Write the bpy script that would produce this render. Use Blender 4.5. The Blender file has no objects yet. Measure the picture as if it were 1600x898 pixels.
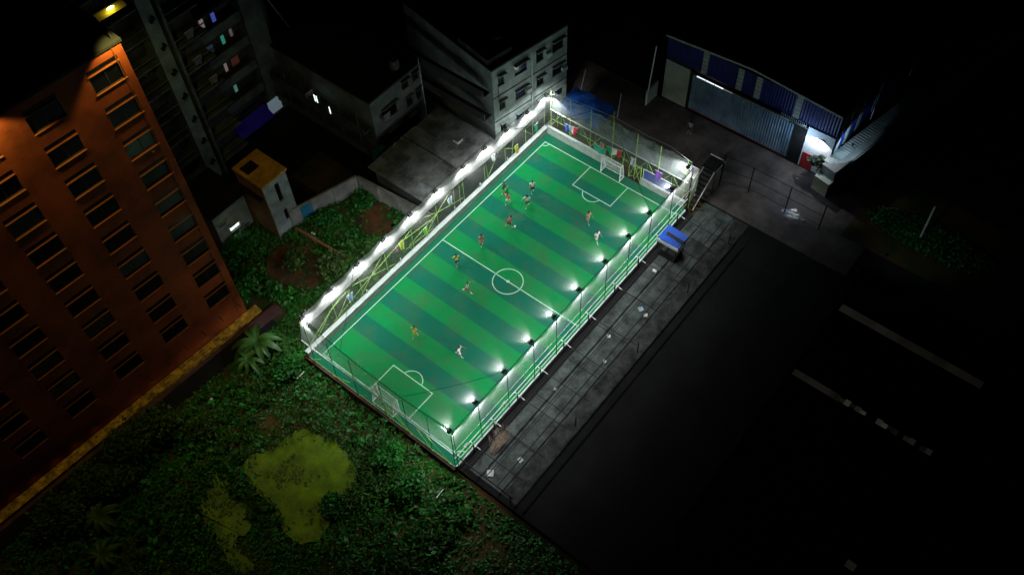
import bpy, bmesh, math, random
from mathutils import Vector, Matrix
import numpy as np
random.seed(7); rng = np.random.default_rng(7)
PI = math.pi
S = bpy.context.scene
COL = S.collection
# ------------------------------------------------------------------ camera
cam_d = bpy.data.cameras.new('camera'); cam = bpy.data.objects.new('camera', cam_d); COL.objects.link(cam)
S.camera = cam
cam_d.sensor_width = 36; cam_d.lens = 1474.06/1600*36; cam_d.clip_start = .5; cam_d.clip_end = 1500
Rw = ((0.62664683, -0.77858967, -0.03334477), (-0.64920439, -0.49788494, -0.57501674), (0.43110023, 0.38197999, -0.81746185))
xa, ya, za = Vector(Rw[0]), -Vector(Rw[1]), -Vector(Rw[2])
M = Matrix((xa, ya, za)).transposed().to_4x4(); M.translation = Vector((-37.58293, -33.76808, 70.69757))
cam.matrix_world = M
# ------------------------------------------------------------------ world, exposure
W = bpy.data.worlds.new('World'); S.world = W; W.use_nodes = True
nt = W.node_tree; bg = nt.nodes['Background']
sky = nt.nodes.new('ShaderNodeTexSky'); sky.sky_type = 'NISHITA'; sky.sun_disc = False
sky.sun_elevation = math.radians(-6); sky.sun_rotation = math.radians(200)
nt.links.new(sky.outputs[0], bg.inputs[0]); bg.inputs[1].default_value = 0.02
S.view_settings.view_transform = 'Standard'; S.view_settings.look = 'None'
S.view_settings.exposure = 0; S.view_settings.gamma = 1
S.render.engine = 'CYCLES'
S.cycles.max_bounces = 4; S.cycles.diffuse_bounces = 2; S.cycles.transparent_max_bounces = 12
S.cycles.sample_clamp_indirect = 2.0
LAMP_W = 250; DOWN_W = 600; SPILL_W = 38

# ------------------------------------------------------------------ materials
def nn(t, ty, **k):
    n = t.nodes.new(ty)
    for a, b in k.items(): setattr(n, a, b)
    return n
def mat(name, col, rough=.75, var=.25, scale=1.2, metal=0, bump=0, col2=None, fine=0.0, bscale=None, spec=.3):
    m = bpy.data.materials.new(name); m.use_nodes = True; t = m.node_tree; L = t.links
    b = t.nodes['Principled BSDF']; b.inputs['Roughness'].default_value = rough; b.inputs['Metallic'].default_value = metal
    b.inputs['Specular IOR Level'].default_value = spec
    g = nn(t, 'ShaderNodeNewGeometry')
    n = nn(t, 'ShaderNodeTexNoise'); n.inputs['Scale'].default_value = scale; n.inputs['Detail'].default_value = 8; n.inputs['Roughness'].default_value = .65
    L.new(g.outputs['Position'], n.inputs['Vector'])
    r = nn(t, 'ShaderNodeValToRGB'); e = r.color_ramp.elements
    c = Vector(col[:3]); c2 = Vector(col2[:3]) if col2 else c*(1-var)
    if not col2: c = c*(1+var*.5)
    e[0].position = .36; e[1].position = .66
    e[0].color = (*c2, 1); e[1].color = (*c, 1)
    L.new(n.outputs[0], r.inputs[0]); L.new(r.outputs[0], b.inputs['Base Color'])
    if bump:
        n2 = nn(t, 'ShaderNodeTexNoise'); n2.inputs['Scale'].default_value = bscale or scale*8; n2.inputs['Detail'].default_value = 5
        L.new(g.outputs['Position'], n2.inputs['Vector'])
        bp = nn(t, 'ShaderNodeBump'); bp.inputs['Strength'].default_value = bump; bp.inputs['Distance'].default_value = .05
        L.new(n2.outputs[0], bp.inputs['Height']); L.new(bp.outputs[0], b.inputs['Normal'])
    return m
def leafmat(name, c1, c2, rough=.6):
    m = bpy.data.materials.new(name); m.use_nodes = True; t = m.node_tree; L = t.links
    b = t.nodes['Principled BSDF']; b.inputs['Roughness'].default_value = rough
    g = nn(t, 'ShaderNodeNewGeometry'); n = nn(t, 'ShaderNodeTexNoise'); n.inputs['Scale'].default_value = .5; n.inputs['Detail'].default_value = 6
    L.new(g.outputs['Position'], n.inputs['Vector'])
    a = nn(t, 'ShaderNodeMath', operation='ADD'); L.new(n.outputs[0], a.inputs[0]); L.new(g.outputs['Random Per Island'], a.inputs[1])
    mr = nn(t, 'ShaderNodeMapRange'); mr.inputs[1].default_value = .3; mr.inputs[2].default_value = 1.5; L.new(a.outputs[0], mr.inputs[0])
    mx = nn(t, 'ShaderNodeMix', data_type='RGBA'); mx.inputs[6].default_value = (*c1, 1); mx.inputs[7].default_value = (*c2, 1)
    L.new(mr.outputs[0], mx.inputs[0]); L.new(mx.outputs[2], b.inputs['Base Color'])
    return m
def emis(name, col, s):
    m = bpy.data.materials.new(name); m.use_nodes = True; b = m.node_tree.nodes['Principled BSDF']
    b.inputs['Base Color'].default_value = (*col, 1); b.inputs['Emission Color'].default_value = (*col, 1); b.inputs['Emission Strength'].default_value = s
    return m
def netmat(name, col, dens, cell=.0, wob=.35):
    """netting: part of every pixel is thread, the rest is open"""
    m = bpy.data.materials.new(name); m.use_nodes = True; t = m.node_tree; L = t.links; t.nodes.clear()
    o = nn(t, 'ShaderNodeOutputMaterial'); mx = nn(t, 'ShaderNodeMixShader'); tr = nn(t, 'ShaderNodeBsdfTransparent')
    d = nn(t, 'ShaderNodeBsdfDiffuse'); d.inputs[0].default_value = (*col, 1)
    tl = nn(t, 'ShaderNodeBsdfTranslucent'); tl.inputs[0].default_value = (*col, 1)
    m2 = nn(t, 'ShaderNodeMixShader'); m2.inputs[0].default_value = .4; L.new(d.outputs[0], m2.inputs[1]); L.new(tl.outputs[0], m2.inputs[2])
    g = nn(t, 'ShaderNodeNewGeometry'); n = nn(t, 'ShaderNodeTexNoise'); n.inputs['Scale'].default_value = .9; n.inputs['Detail'].default_value = 6
    L.new(g.outputs['Position'], n.inputs['Vector'])
    mr = nn(t, 'ShaderNodeMapRange'); mr.inputs[1].default_value = .3; mr.inputs[2].default_value = .7
    mr.inputs[3].default_value = dens*(1-wob); mr.inputs[4].default_value = dens*(1+wob)
    L.new(n.outputs[0], mr.inputs[0]); L.new(mr.outputs[0], mx.inputs[0])
    L.new(tr.outputs[0], mx.inputs[1]); L.new(m2.outputs[0], mx.inputs[2]); L.new(mx.outputs[0], o.inputs[0])
    return m
def corrmat(name, c1, c2, scale, axis=1, rough=.5, depth=.03):
    """corrugated sheet: ribs as bump, plus stains"""
    m = mat(name, c1, rough, col2=c2, scale=.7); t = m.node_tree; L = t.links
    b = t.nodes['Principled BSDF']; g = nn(t, 'ShaderNodeNewGeometry'); sp = nn(t, 'ShaderNodeSeparateXYZ')
    L.new(g.outputs['Position'], sp.inputs[0]); mu = nn(t, 'ShaderNodeMath', operation='MULTIPLY'); mu.inputs[1].default_value = 2*PI/scale
    L.new(sp.outputs[axis], mu.inputs[0]); si = nn(t, 'ShaderNodeMath', operation='SINE'); L.new(mu.outputs[0], si.inputs[0])
    bp = nn(t, 'ShaderNodeBump'); bp.inputs['Strength'].default_value = 1; bp.inputs['Distance'].default_value = depth
    L.new(si.outputs[0], bp.inputs['Height']); L.new(bp.outputs[0], b.inputs['Normal'])
    return m

def turf_mat():
    m = bpy.data.materials.new('turf'); m.use_nodes = True; t = m.node_tree; L = t.links
    b = t.nodes['Principled BSDF']; b.inputs['Roughness'].default_value = .9; b.inputs['Specular IOR Level'].default_value = .08
    g = nn(t, 'ShaderNodeNewGeometry'); sp = nn(t, 'ShaderNodeSeparateXYZ'); L.new(g.outputs['Position'], sp.inputs[0])
    def ma(op, a, bb=None, cl=False):
        n = nn(t, 'ShaderNodeMath', operation=op); n.use_clamp = cl
        for i, v in enumerate((a, bb)):
            if v is None: continue
            if isinstance(v, (int, float)): n.inputs[i].default_value = v
            else: L.new(v, n.inputs[i])
        return n.outputs[0]
    wn = nn(t, 'ShaderNodeTexNoise'); wn.inputs['Scale'].default_value = 3; L.new(g.outputs['Position'], wn.inputs['Vector'])
    xx = ma('ADD', sp.outputs[0], ma('MULTIPLY', ma('SUBTRACT', wn.outputs[0], .5), .08))
    fl = ma('FLOOR', ma('DIVIDE', ma('MAXIMUM', xx, -12.6), 16/9))       # the last two rolls at the near end are laid the same way
    fr = ma('FRACT', ma('MULTIPLY', fl, .5)); stripe = ma('LESS_THAN', fr, .25)   # 1 on even stripes
    def noise(s, d=6):
        n = nn(t, 'ShaderNodeTexNoise'); n.inputs['Scale'].default_value = s; n.inputs['Detail'].default_value = d; n.inputs['Roughness'].default_value = .7
        L.new(g.outputs['Position'], n.inputs['Vector']); return n.outputs[0]
    def mix(f, a, c):
        n = nn(t, 'ShaderNodeMix', data_type='RGBA')
        for i, v in ((0, f), (6, a), (7, c)):
            if isinstance(v, (int, float)): n.inputs[i].default_value = v
            elif isinstance(v, tuple): n.inputs[i].default_value = (*v, 1)
            else: L.new(v, n.inputs[i])
        return n.outputs[2]
    base = mix(stripe, (.001, .110, .066), (.001, .182, .048))
    edge = ma('MAXIMUM', ma('GREATER_THAN', ma('ABSOLUTE', sp.outputs[1]), 8.0), ma('GREATER_THAN', ma('ABSOLUTE', sp.outputs[0]), 16.0))
    base = mix(edge, base, (.001, .12, .06))
    wear = nn(t, 'ShaderNodeMapRange'); L.new(noise(.35, 4), wear.inputs[0]); wear.inputs[1].default_value = .47; wear.inputs[2].default_value = .75; wear.inputs[4].default_value = .5
    base = mix(wear.outputs[0], base, (.06, .085, .05))
    fn = nn(t, 'ShaderNodeMapRange'); L.new(noise(9, 8), fn.inputs[0]); fn.inputs[1].default_value = .3; fn.inputs[2].default_value = .7; fn.inputs[3].default_value = .72; fn.inputs[4].default_value = 1.25
    vm = nn(t, 'ShaderNodeVectorMath', operation='SCALE'); L.new(base, vm.inputs[0]); L.new(fn.outputs[0], vm.inputs['Scale'])
    L.new(vm.outputs[0], b.inputs['Base Color'])
    bp = nn(t, 'ShaderNodeBump'); bp.inputs['Strength'].default_value = .5; bp.inputs['Distance'].default_value = .02
    L.new(noise(45, 3), bp.inputs['Height']); L.new(bp.outputs[0], b.inputs['Normal'])
    return m

m_turf = turf_mat()
m_line = mat('line_paint', (.36, .62, .46), .7, .2, 4)
m_soil = mat('soil', (.13, .060, .025), .95, col2=(.008, .04, .006), scale=.2, bump=.8, bscale=3)
m_conc = mat('concrete', (.30, .31, .30), .85, .45, .6, bump=.3)
m_slab = mat('slab_concrete', (.085, .102, .098), .8, .7, .8, bump=.3)
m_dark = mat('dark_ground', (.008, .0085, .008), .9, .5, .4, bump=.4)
m_road = mat('forecourt', (.12, .10, .09), .6, .6, .35, bump=.4, bscale=2)
m_wall = mat('white_wall', (.40, .45, .42), .8, .25, 1.4, bump=.15)
m_wcap = mat('wall_cap', (.48, .53, .52), .7, .15, 2)
m_steel = mat('galvanised', (.62, .66, .66), .45, .2, 5, metal=.3)
m_dsteel = mat('dark_steel', (.012, .013, .013), .6, .3, 5)
m_lime = mat('lime_paint', (.33, .55, .12), .55, .3, 3)
m_wht = mat('white_paint', (.8, .82, .82), .5, .12, 3)
m_netw = netmat('shade_net', (.85, .83, .84), .34)
m_netg = netmat('side_net', (.30, .38, .34), .16)
m_netn = netmat('end_net', (.62, .68, .67), .36)
m_netr = netmat('roof_net', (.85, .83, .85), .12)
m_netgoal = netmat('goal_net', (.8, .85, .85), .25)
m_lens = emis('lamp_lens', (1, .97, .95), 30)
m_orange = mat('orange_render', (.32, .060, .011), .85, .45, .3, bump=.1)
m_glass = mat('dark_glass', (.005, .006, .007), .3, .3, 2, spec=.12)
m_frame = mat('window_frame', (.05, .045, .04), .5, .3, 3)
m_osill = mat('orange_sill', (.38, .12, .022), .7, .2, 2)
m_ledge = mat('ledge_yellow', (.60, .36, .04), .8, col2=(.10, .045, .006), scale=2.4, bump=.5)
m_purple = mat('podium_wall', (.10, .045, .05), .8, .4, .6)
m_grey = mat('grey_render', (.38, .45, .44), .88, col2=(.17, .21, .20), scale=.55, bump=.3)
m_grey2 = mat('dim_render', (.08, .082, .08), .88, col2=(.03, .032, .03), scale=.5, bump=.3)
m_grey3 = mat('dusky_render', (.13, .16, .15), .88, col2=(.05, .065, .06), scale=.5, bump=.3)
m_roofd = mat('roof_dark', (.009, .009, .009), .9, .4, .5)
m_blue = corrmat('blue_cladding', (.010, .018, .16), (.006, .010, .09), .3, 1)
m_blueS = corrmat('blue_side', (.01, .03, .35), (.008, .02, .2), .3, 0)
m_shut = corrmat('shutter_steel', (.26, .38, .50), (.14, .22, .30), .28, 1, .45, .05)
m_trans = mat('translucent_sheet', (.38, .45, .38), .6, .3, 1.5)
m_cream = mat('cream_wall', (.42, .48, .38), .8, .2, 1)
m_red = mat('red_door', (.35, .02, .02), .5, .3, 2)
m_tin = corrmat('tin_roof', (.30, .33, .34), (.07, .08, .08), .25, 0, .6, .03)
m_tinl = corrmat('lean_to_sheet', (.45, .50, .50), (.2, .23, .23), .35, 0, .55, .03)
m_tarp = corrmat('blue_sheet', (.01, .10, .62), (.008, .06, .4), .18, 1, .5, .02)
m_tarp2 = mat('blue_tarpaulin', (.008, .06, .28), .5, .4, 1.2, bump=.6, bscale=2)
m_ochre = mat('ochre_roof', (.55, .30, .05), .85, .4, .8, bump=.3)
m_brick = mat('brown_render', (.28, .15, .07), .85, .4, .8, bump=.3)
m_pond = mat('algae_water', (.19, .34, .003), .5, col2=(.07, .14, .002), scale=.8, bump=.4, bscale=6)
m_leaf = leafmat('leaf', (.002, .04, .003), (.012, .22, .012))
m_leaf2 = leafmat('leaf_olive', (.012, .035, .004), (.05, .12, .010))
m_leafd = leafmat('leaf_dark', (.004, .012, .004), (.01, .03, .008))
m_banana = leafmat('banana_leaf', (.02, .08, .012), (.05, .16, .03), .45)
m_bark = mat('bark', (.10, .07, .045), .9, .4, 6, bump=.5)
m_paper = mat('paper', (.75, .75, .72), .8, .2, 5)
m_litbulb = emis('lit_white', (.85, 1, .95), 1.6)
m_litcool = emis('lit_strip', (.9, .95, 1), 1.3)
m_water = mat('puddle_water', (.05, .055, .06), .12, .3, 2, spec=.8, bump=1.0, bscale=3)

# ------------------------------------------------------------------ mesh helpers
ORG = {}
class MB:
    def __init__(s): s.v = []; s.f = []
    def add(s, vs, fs):
        o = len(s.v); s.v += [tuple(v) for v in vs]; s.f += [tuple(i+o for i in f) for f in fs]; return s
    def quad(s, a, b, c, d): return s.add([a, b, c, d], [(0, 1, 2, 3)])
    def box(s, x0, x1, y0, y1, z0, z1, F=None, bev=0):
        vs = [(x, y, z) for z in (z0, z1) for y in (y0, y1) for x in (x0, x1)]
        if F: vs = [F(*v) for v in vs]
        return s.add(vs, [(0, 2, 3, 1), (4, 5, 7, 6), (0, 1, 5, 4), (2, 6, 7, 3), (0, 4, 6, 2), (1, 3, 7, 5)])
    def bar(s, p, q, r=.03, n=6, r2=None):
        p, q = Vector(p), Vector(q); d = (q-p)
        if d.length < 1e-6: return s
        d.normalize(); a = d.orthogonal().normalized(); b = d.cross(a); r2 = r if r2 is None else r2
        vs = [p+(a*math.cos(2*PI*i/n)+b*math.sin(2*PI*i/n))*r for i in range(n)]+[q+(a*math.cos(2*PI*i/n)+b*math.sin(2*PI*i/n))*r2 for i in range(n)]
        return s.add(vs, [(i, (i+1) % n, n+(i+1) % n, n+i) for i in range(n)]+[tuple(range(n))[::-1], tuple(range(n, 2*n))])
    def path(s, pts, r=.02, n=5):
        for a, b in zip(pts, pts[1:]): s.bar(a, b, r, n)
        return s
    def ball(s, c, r, nu=10, nv=7, sc=(1, 1, 1)):
        vs = []; c = Vector(c)
        for j in range(nv+1):
            th = PI*j/nv
            for i in range(nu): ph = 2*PI*i/nu; vs.append((c.x+r*sc[0]*math.sin(th)*math.cos(ph), c.y+r*sc[1]*math.sin(th)*math.sin(ph), c.z+r*sc[2]*math.cos(th)))
        return s.add(vs, [(j*nu+i, (j+1)*nu+i, (j+1)*nu+(i+1) % nu, j*nu+(i+1) % nu) for j in range(nv) for i in range(nu)])
    def build(s, name, m, parent=None, smooth=False, org=None):
        if parent is not None: o = ORG[parent.name]
        elif org is not None: o = Vector(org)
        else:
            a = np.array(s.v); o = Vector((float(a[:, 0].mean()), float(a[:, 1].mean()), float(a[:, 2].min())))
        me = bpy.data.meshes.new(name); me.from_pydata([tuple(Vector(v)-o) for v in s.v], [], s.f); me.update()
        me.materials.append(m)
        if smooth: me.polygons.foreach_set('use_smooth', [True]*len(me.polygons))
        ob = bpy.data.objects.new(name, me); COL.objects.link(ob)
        if parent is not None: ob.parent = parent
        else: ob.location = o
        ORG[ob.name] = o
        return ob
def tag(o, label=None, cat=None, group=None, kind=None):
    if label: o['label'] = label
    if cat: o['category'] = cat
    if group: o['group'] = group
    if kind: o['kind'] = kind
    return o
def thing(name, loc, label, cat, group=None):
    o = bpy.data.objects.new(name, None); COL.objects.link(o); o.location = loc; o.empty_display_size = .3
    ORG[o.name] = Vector(loc); return tag(o, label, cat, group)
def struct(name, mb, m, **k): return tag(mb.build(name, m, **k), kind='structure')
def dup(root, loc, rz=None, label=None):
    def cp(o, par):
        c = o.copy(); COL.objects.link(c); c.parent = par
        for ch in o.children: cp(ch, c)
        return c
    r = cp(root, None); r.location = loc
    if rz is not None: r.rotation_euler = (0, 0, rz)
    if label: r['label'] = label
    return r
def frame(o, ang):
    """a runs along the wall, b comes out of it (to the right of a), z up"""
    o = Vector(o); u = Vector((math.cos(ang), math.sin(ang), 0)); n = Vector((u.y, -u.x, 0))
    return lambda a, b, z: o+u*a+n*b+Vector((0, 0, z))
def wall_holes(mb, F, a0, a1, z0, z1, holes, d=.25):
    """front sheet d thick with true openings; holes = (a0,a1,z0,z1)"""
    A = sorted({a0, a1, *[h[0] for h in holes], *[h[1] for h in holes]}); Z = sorted({z0, z1, *[h[2] for h in holes], *[h[3] for h in holes]})
    for i in range(len(A)-1):
        for j in range(len(Z)-1):
            ca, cz = (A[i]+A[i+1])/2, (Z[j]+Z[j+1])/2
            if any(h[0] < ca < h[1] and h[2] < cz < h[3] for h in holes): continue
            mb.add([F(A[i], 0, Z[j]), F(A[i+1], 0, Z[j]), F(A[i+1], 0, Z[j+1]), F(A[i], 0, Z[j+1])], [(0, 1, 2, 3)])
    for h in holes:
        c = [(h[0], h[2]), (h[1], h[2]), (h[1], h[3]), (h[0], h[3])]
        for k in range(4):
            p, q = c[k], c[(k+1) % 4]
            mb.add([F(p[0], 0, p[1]), F(q[0], 0, q[1]), F(q[0], -d, q[1]), F(p[0], -d, p[1])], [(3, 2, 1, 0)])
    for (p, q) in (((a0, z0), (a0, z1)), ((a1, z0), (a1, z1)), ((a0, z1), (a1, z1)), ((a0, z0), (a1, z0))):
        mb.add([F(p[0], 0, p[1]), F(q[0], 0, q[1]), F(q[0], -d, q[1]), F(p[0], -d, p[1])], [(0, 1, 2, 3)])
    return mb
def window(par, F, h, fm, d=.2, pane=None, mull=1, name='window'):
    a0, a1, z0, z1 = h; m = MB(); w = .05
    m.box(a0, a1, -d, -d+.06, z0, z0+w, F).box(a0, a1, -d, -d+.06, z1-w, z1, F)
    m.box(a0, a0+w, -d, -d+.06, z0+w, z1-w, F).box(a1-w, a1, -d, -d+.06, z0+w, z1-w, F)
    for k in range(mull):
        a = a0+(a1-a0)*(k+1)/(mull+1); m.box(a-.02, a+.02, -d+.01, -d+.05, z0+w, z1-w, F)
    o = m.build(name, fm, par)
    MB().add([F(a0, -d+.005, z0), F(a1, -d+.005, z0), F(a1, -d+.005, z1), F(a0, -d+.005, z1)], [(0, 1, 2, 3)]).build('pane', pane or m_glass, o)
    return o

# ------------------------------------------------------------------ ground
def sheet(name, pts, z, m): return struct(name, MB().add([(x, y, z) for x, y in pts], [tuple(range(len(pts)))]), m, org=(0, 0, 0))
def grid_ground():
    n = 120; mb = MB(); xs = np.concatenate([[-400], np.linspace(-60, 70, n), [400]]); ys = np.concatenate([[-400], np.linspace(-60, 70, n), [400]])
    for y in ys:
        for x in xs:
            veg = x < -16 or (y > 9.5 and x < 1)
            z = -.62+(.10*math.sin(x*.7)*math.cos(y*.55)+random.uniform(-.05, .05) if veg else 0)
            mb.v.append((x, y, z))
    k = len(xs)
    for j in range(len(ys)-1):
        for i in range(k-1): mb.f.append((j*k+i, j*k+i+1, (j+1)*k+i+1, (j+1)*k+i))
    return mb
struct('ground', grid_ground(), m_soil, org=(0, 0, 0))
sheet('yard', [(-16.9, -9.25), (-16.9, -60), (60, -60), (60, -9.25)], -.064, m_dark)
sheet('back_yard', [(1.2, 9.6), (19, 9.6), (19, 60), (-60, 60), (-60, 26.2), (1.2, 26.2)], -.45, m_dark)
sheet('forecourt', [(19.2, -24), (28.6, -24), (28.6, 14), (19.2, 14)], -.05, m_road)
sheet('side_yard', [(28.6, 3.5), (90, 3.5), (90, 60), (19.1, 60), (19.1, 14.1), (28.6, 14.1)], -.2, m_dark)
edge = [(x, -12.7+random.uniform(-.08, .08)) for x in np.linspace(-16.4, 19.0, 70)]
eb = MB()
for p, q in zip(edge, edge[1:]): eb.quad((p[0], p[1], -.05), (q[0], q[1], -.05), (q[0], -9.25, -.05), (p[0], -9.25, -.05))
struct('concrete_slab', eb, m_slab, org=(0, 0, 0))
sheet('falloff_strip', [(-16.4, -14.3), (19.0, -14.1), (19.0, -12.3), (-16.4, -12.3)], -.056, mat('falloff_concrete', (.055, .06, .058), .85, .75, .9, bump=.5))  # mid-dark strip: lamp falloff painted into the concrete colour
for k in range(8):
    x = -16.4+k*4.4
    struct('slab_joint', MB().box(x-.03, x+.03, -12.6, -9.3, -.054, -.043), m_dark)
for y in (-10.9, -12.5): struct('slab_joint', MB().box(-16.3, 18.9, y-.025, y+.025, -.054, -.0425), m_dark)
struct('pitch_base', MB().box(-17.05, 17.35, -8.25, 9.05, -.62, -.004), m_roofd, org=(0, 0, -.62))
turf = sheet('turf_pitch', [(-16.95, -8.2), (17.05, -8.2), (17.05, 8.6), (-16.95, 8.6)], .0, m_turf)
# painted lines
LN = MB(); LW = .045
def ln(x0, y0, x1, y1):
    if abs(x1-x0) > abs(y1-y0): LN.quad((x0, y0-LW, .004), (x1, y0-LW, .004), (x1, y0+LW, .004), (x0, y0+LW, .004))
    else: LN.quad((x0-LW, y0, .004), (x0+LW, y0, .004), (x0+LW, y1, .004), (x0-LW, y1, .004))
def arc(cx, cy, r, a0, a1, n=48, w=LW):
    for i in range(n):
        t0, t1 = a0+(a1-a0)*i/n, a0+(a1-a0)*(i+1)/n
        P = lambda t, rr: (cx+rr*math.cos(t), cy+rr*math.sin(t), .004)
        LN.quad(P(t0, r-w), P(t0, r+w), P(t1, r+w), P(t1, r-w))
ln(-16-LW, 8, 16+LW, 8); ln(-16-LW, -8, 16+LW, -8); ln(-16, -8+LW, -16, 8-LW); ln(16, -8+LW, 16, 8-LW); ln(0, -8+LW, 0, 8-LW)
for s in (-1, 1):
    x = s*(16-2.983); ln(x, -2.272-LW, x, 2.272+LW); a, b = sorted((x+s*LW, s*(16-LW))); ln(a, 2.272, b, 2.272); ln(a, -2.272, b, -2.272)
    q = .30
    if s < 0: arc(x-.25, 0, 1.02, -PI/2+.27, PI/2-.27)
    else: arc(x+.25, 0, 1.02, PI/2+.27, 3*PI/2-.27)
    for t in (-1, 1):
        a0 = {(-1, -1): 0, (-1, 1): -PI/2, (1, -1): PI/2, (1, 1): PI}[(s, t)]
        arc(s*16, t*8, .55, a0+.08, a0+PI/2-.08, 10, .035)
arc(0, 0, 1.42, 0, 2*PI, 72)
LNo = LN.build('pitch_markings', m_line, turf)
MB().add([(.16*math.cos(i*PI/8), .16*math.sin(i*PI/8), .008) for i in range(16)], [tuple(range(16))]).build('centre_spot', m_line, turf)

# ------------------------------------------------------------------ low walls round the pitch
t = thing('perimeter_wall', (0, 8.85, 0), 'long low white wall with a pale sloping top along the left side of the green pitch', 'wall')
MB().box(-17.0, 17.22, 8.62, 9.0, 0, .72).build('wall_body', m_wall, t)
MB().box(-17.0, 17.24, 8.58, 9.04, .72, .80).build('coping', m_wcap, t)
t = thing('perimeter_wall', (17.2, 4, 0), 'low white wall behind the far goal reaching to the top corner of the pitch', 'wall')
MB().box(17.08, 17.30, -.55, 8.57, 0, .98).build('wall_body', m_wall, t)
MB().box(17.05, 17.33, -.58, 8.57, .98, 1.04).build('coping', m_wcap, t)
t = thing('perimeter_wall', (17.2, -5, 0), 'short low white wall under the blue banner right of the lime gate opening', 'wall')
MB().box(17.08, 17.30, -7.9, -3.0, 0, .80).build('wall_body', m_wall, t)
MB().box(17.05, 17.33, -7.9, -2.97, .80, .86).build('coping', m_wcap, t)
tag(MB().box(-16.9, 16.9, -8.42, -8.26, -.3, .16).build('kerb_strip', m_wcap), kind='structure')
struct('kerb_wall', MB().box(-17.22, -17.06, -8.4, 9.05, -.62, .05), m_purple)

# ------------------------------------------------------------------ cage: fences, nets, posts
def netsheet(mb, p00, p10, p11, p01, nu=40, nv=5, sagtop=0, bulge=0, axis=(0, 0, 0)):
    p00, p10, p11, p01 = map(Vector, (p00, p10, p11, p01)); vs = []; ax = Vector(axis)
    for j in range(nv+1):
        v = j/nv
        for i in range(nu+1):
            u = i/nu; p = (p00.lerp(p10, u)).lerp(p01.lerp(p11, u), v)
            seg = abs(math.sin(u*PI*nu/4)); p += ax*bulge*math.sin(PI*v)*(.6+.4*seg); p.z -= sagtop*v*seg
            vs.append(p)
    mb.add(vs, [(j*(nu+1)+i, j*(nu+1)+i+1, (j+1)*(nu+1)+i+1, (j+1)*(nu+1)+i) for j in range(nv) for i in range(nu)]); return mb
rx = [-16.66, -13.61, -10.07, -6.63, -3.57, -.16, 3.59, 7.05, 10.33, 13.83, 17.04]
lx = [-16.23, -12.9, -9.56, -6.24, -2.72, .74, 4.58, 7.73, 10.92, 14.19, 17.27]
lz = [5.37, 5.6, 5.72, 5.79, 5.84, 5.87, 5.77, 5.6, 5.3, 5.12, 5.15]
# right side
t = thing('side_fence', (0, -8.3, 0), 'right side fence with pale rails and a white net band below the dark lamps', 'fence')
for x in rx: MB().bar((x, -8.32, -.3), (x, -8.32, 6.0), .035).build('post', m_dsteel, t)
MB().path([(x, -8.3, 5.95-(.12 if k % 2 else 0)) for k, x in enumerate(np.linspace(-16.7, 17.0, 41))], .03).build('top_rope', m_dsteel, t)
MB().bar((-16.9, -8.3, 1.62), (17, -8.3, 1.62), .045).build('rail', m_steel, t)
MB().bar((-16.9, -8.3, 2.75), (17, -8.3, 2.75), .025).build('rail', m_steel, t)
MB().bar((-16.9, -8.3, .9), (17, -8.3, .9), .018).build('rail', m_lime, t)
netsheet(MB(), (-16.7, -8.29, 2.75), (17, -8.29, 2.75), (17, -8.29, 5.93), (-16.7, -8.29, 5.93), 80, 6, .12, .15, (0, 1, 0)).build('net', m_netw, t)
netsheet(MB(), (-16.9, -8.31, .15), (17, -8.31, .15), (17, -8.31, 2.74), (-16.9, -8.31, 2.74), 60, 3).build('lower_net', netmat('lower_net', (.3, .5, .4), .10), t)
sx = [-15.0, -12.4, -9.3, -6.2, -2.9, .7, 4.7, 8.4, 11.6, 14.9]
for x in sx: MB().bar((x, -8.62, -.3), (x, -8.62, 1.66), .06).build('stub_post', m_dsteel, t)
for x in sx: MB().bar((x, -8.30, 1.68), (x, -9.4, 1.5), .035).build('outrigger', m_steel, t)
# left side
t = thing('side_fence', (0, 8.95, 0), 'left side fence of the pitch with white netting over lime green fan braces', 'fence')
for x, z in zip(lx, lz): MB().bar((x, 9.1, -.6), (x, 9.1, z+.05), .03).build('post', m_lime, t)
MB().path([(x, 9.05, z) for x, z in zip(lx, lz)], .025).build('top_rope', m_dsteel, t)
MB().path([(-15.8, 8.95, 3.5), (-8, 8.95, 3.75), (2.5, 8.95, 3.95), (6.3, 8.95, 3.5), (8.8, 8.95, 3.2), (11, 8.95, 3.1), (17.1, 8.95, 3.25)], .04).build('rail', m_dsteel, t)
nb = MB(); zs = [3.5, 3.55, 3.65, 3.75, 3.85, 3.93, 3.8, 3.35, 3.1, 3.15, 3.2]
for k in range(10): netsheet(nb, (lx[k], 9.0, zs[k]), (lx[k+1], 9.0, zs[k+1]), (lx[k+1], 9.03, lz[k+1]), (lx[k], 9.03, lz[k]), 4, 6, .35, .1, (0, -1, 0))
nb.build('net', netmat('bright_net', (.84, .83, .84), .50, wob=.45), t)
nb = MB(); netsheet(nb, (-16.3, 9.0, .82), (17.2, 9.0, .82), (17.2, 9.0, 3.2), (-15.8, 9.0, 3.5), 60, 5, 0, .12, (0, 1, 0)); nb.build('lower_net', m_netg, t)
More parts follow.
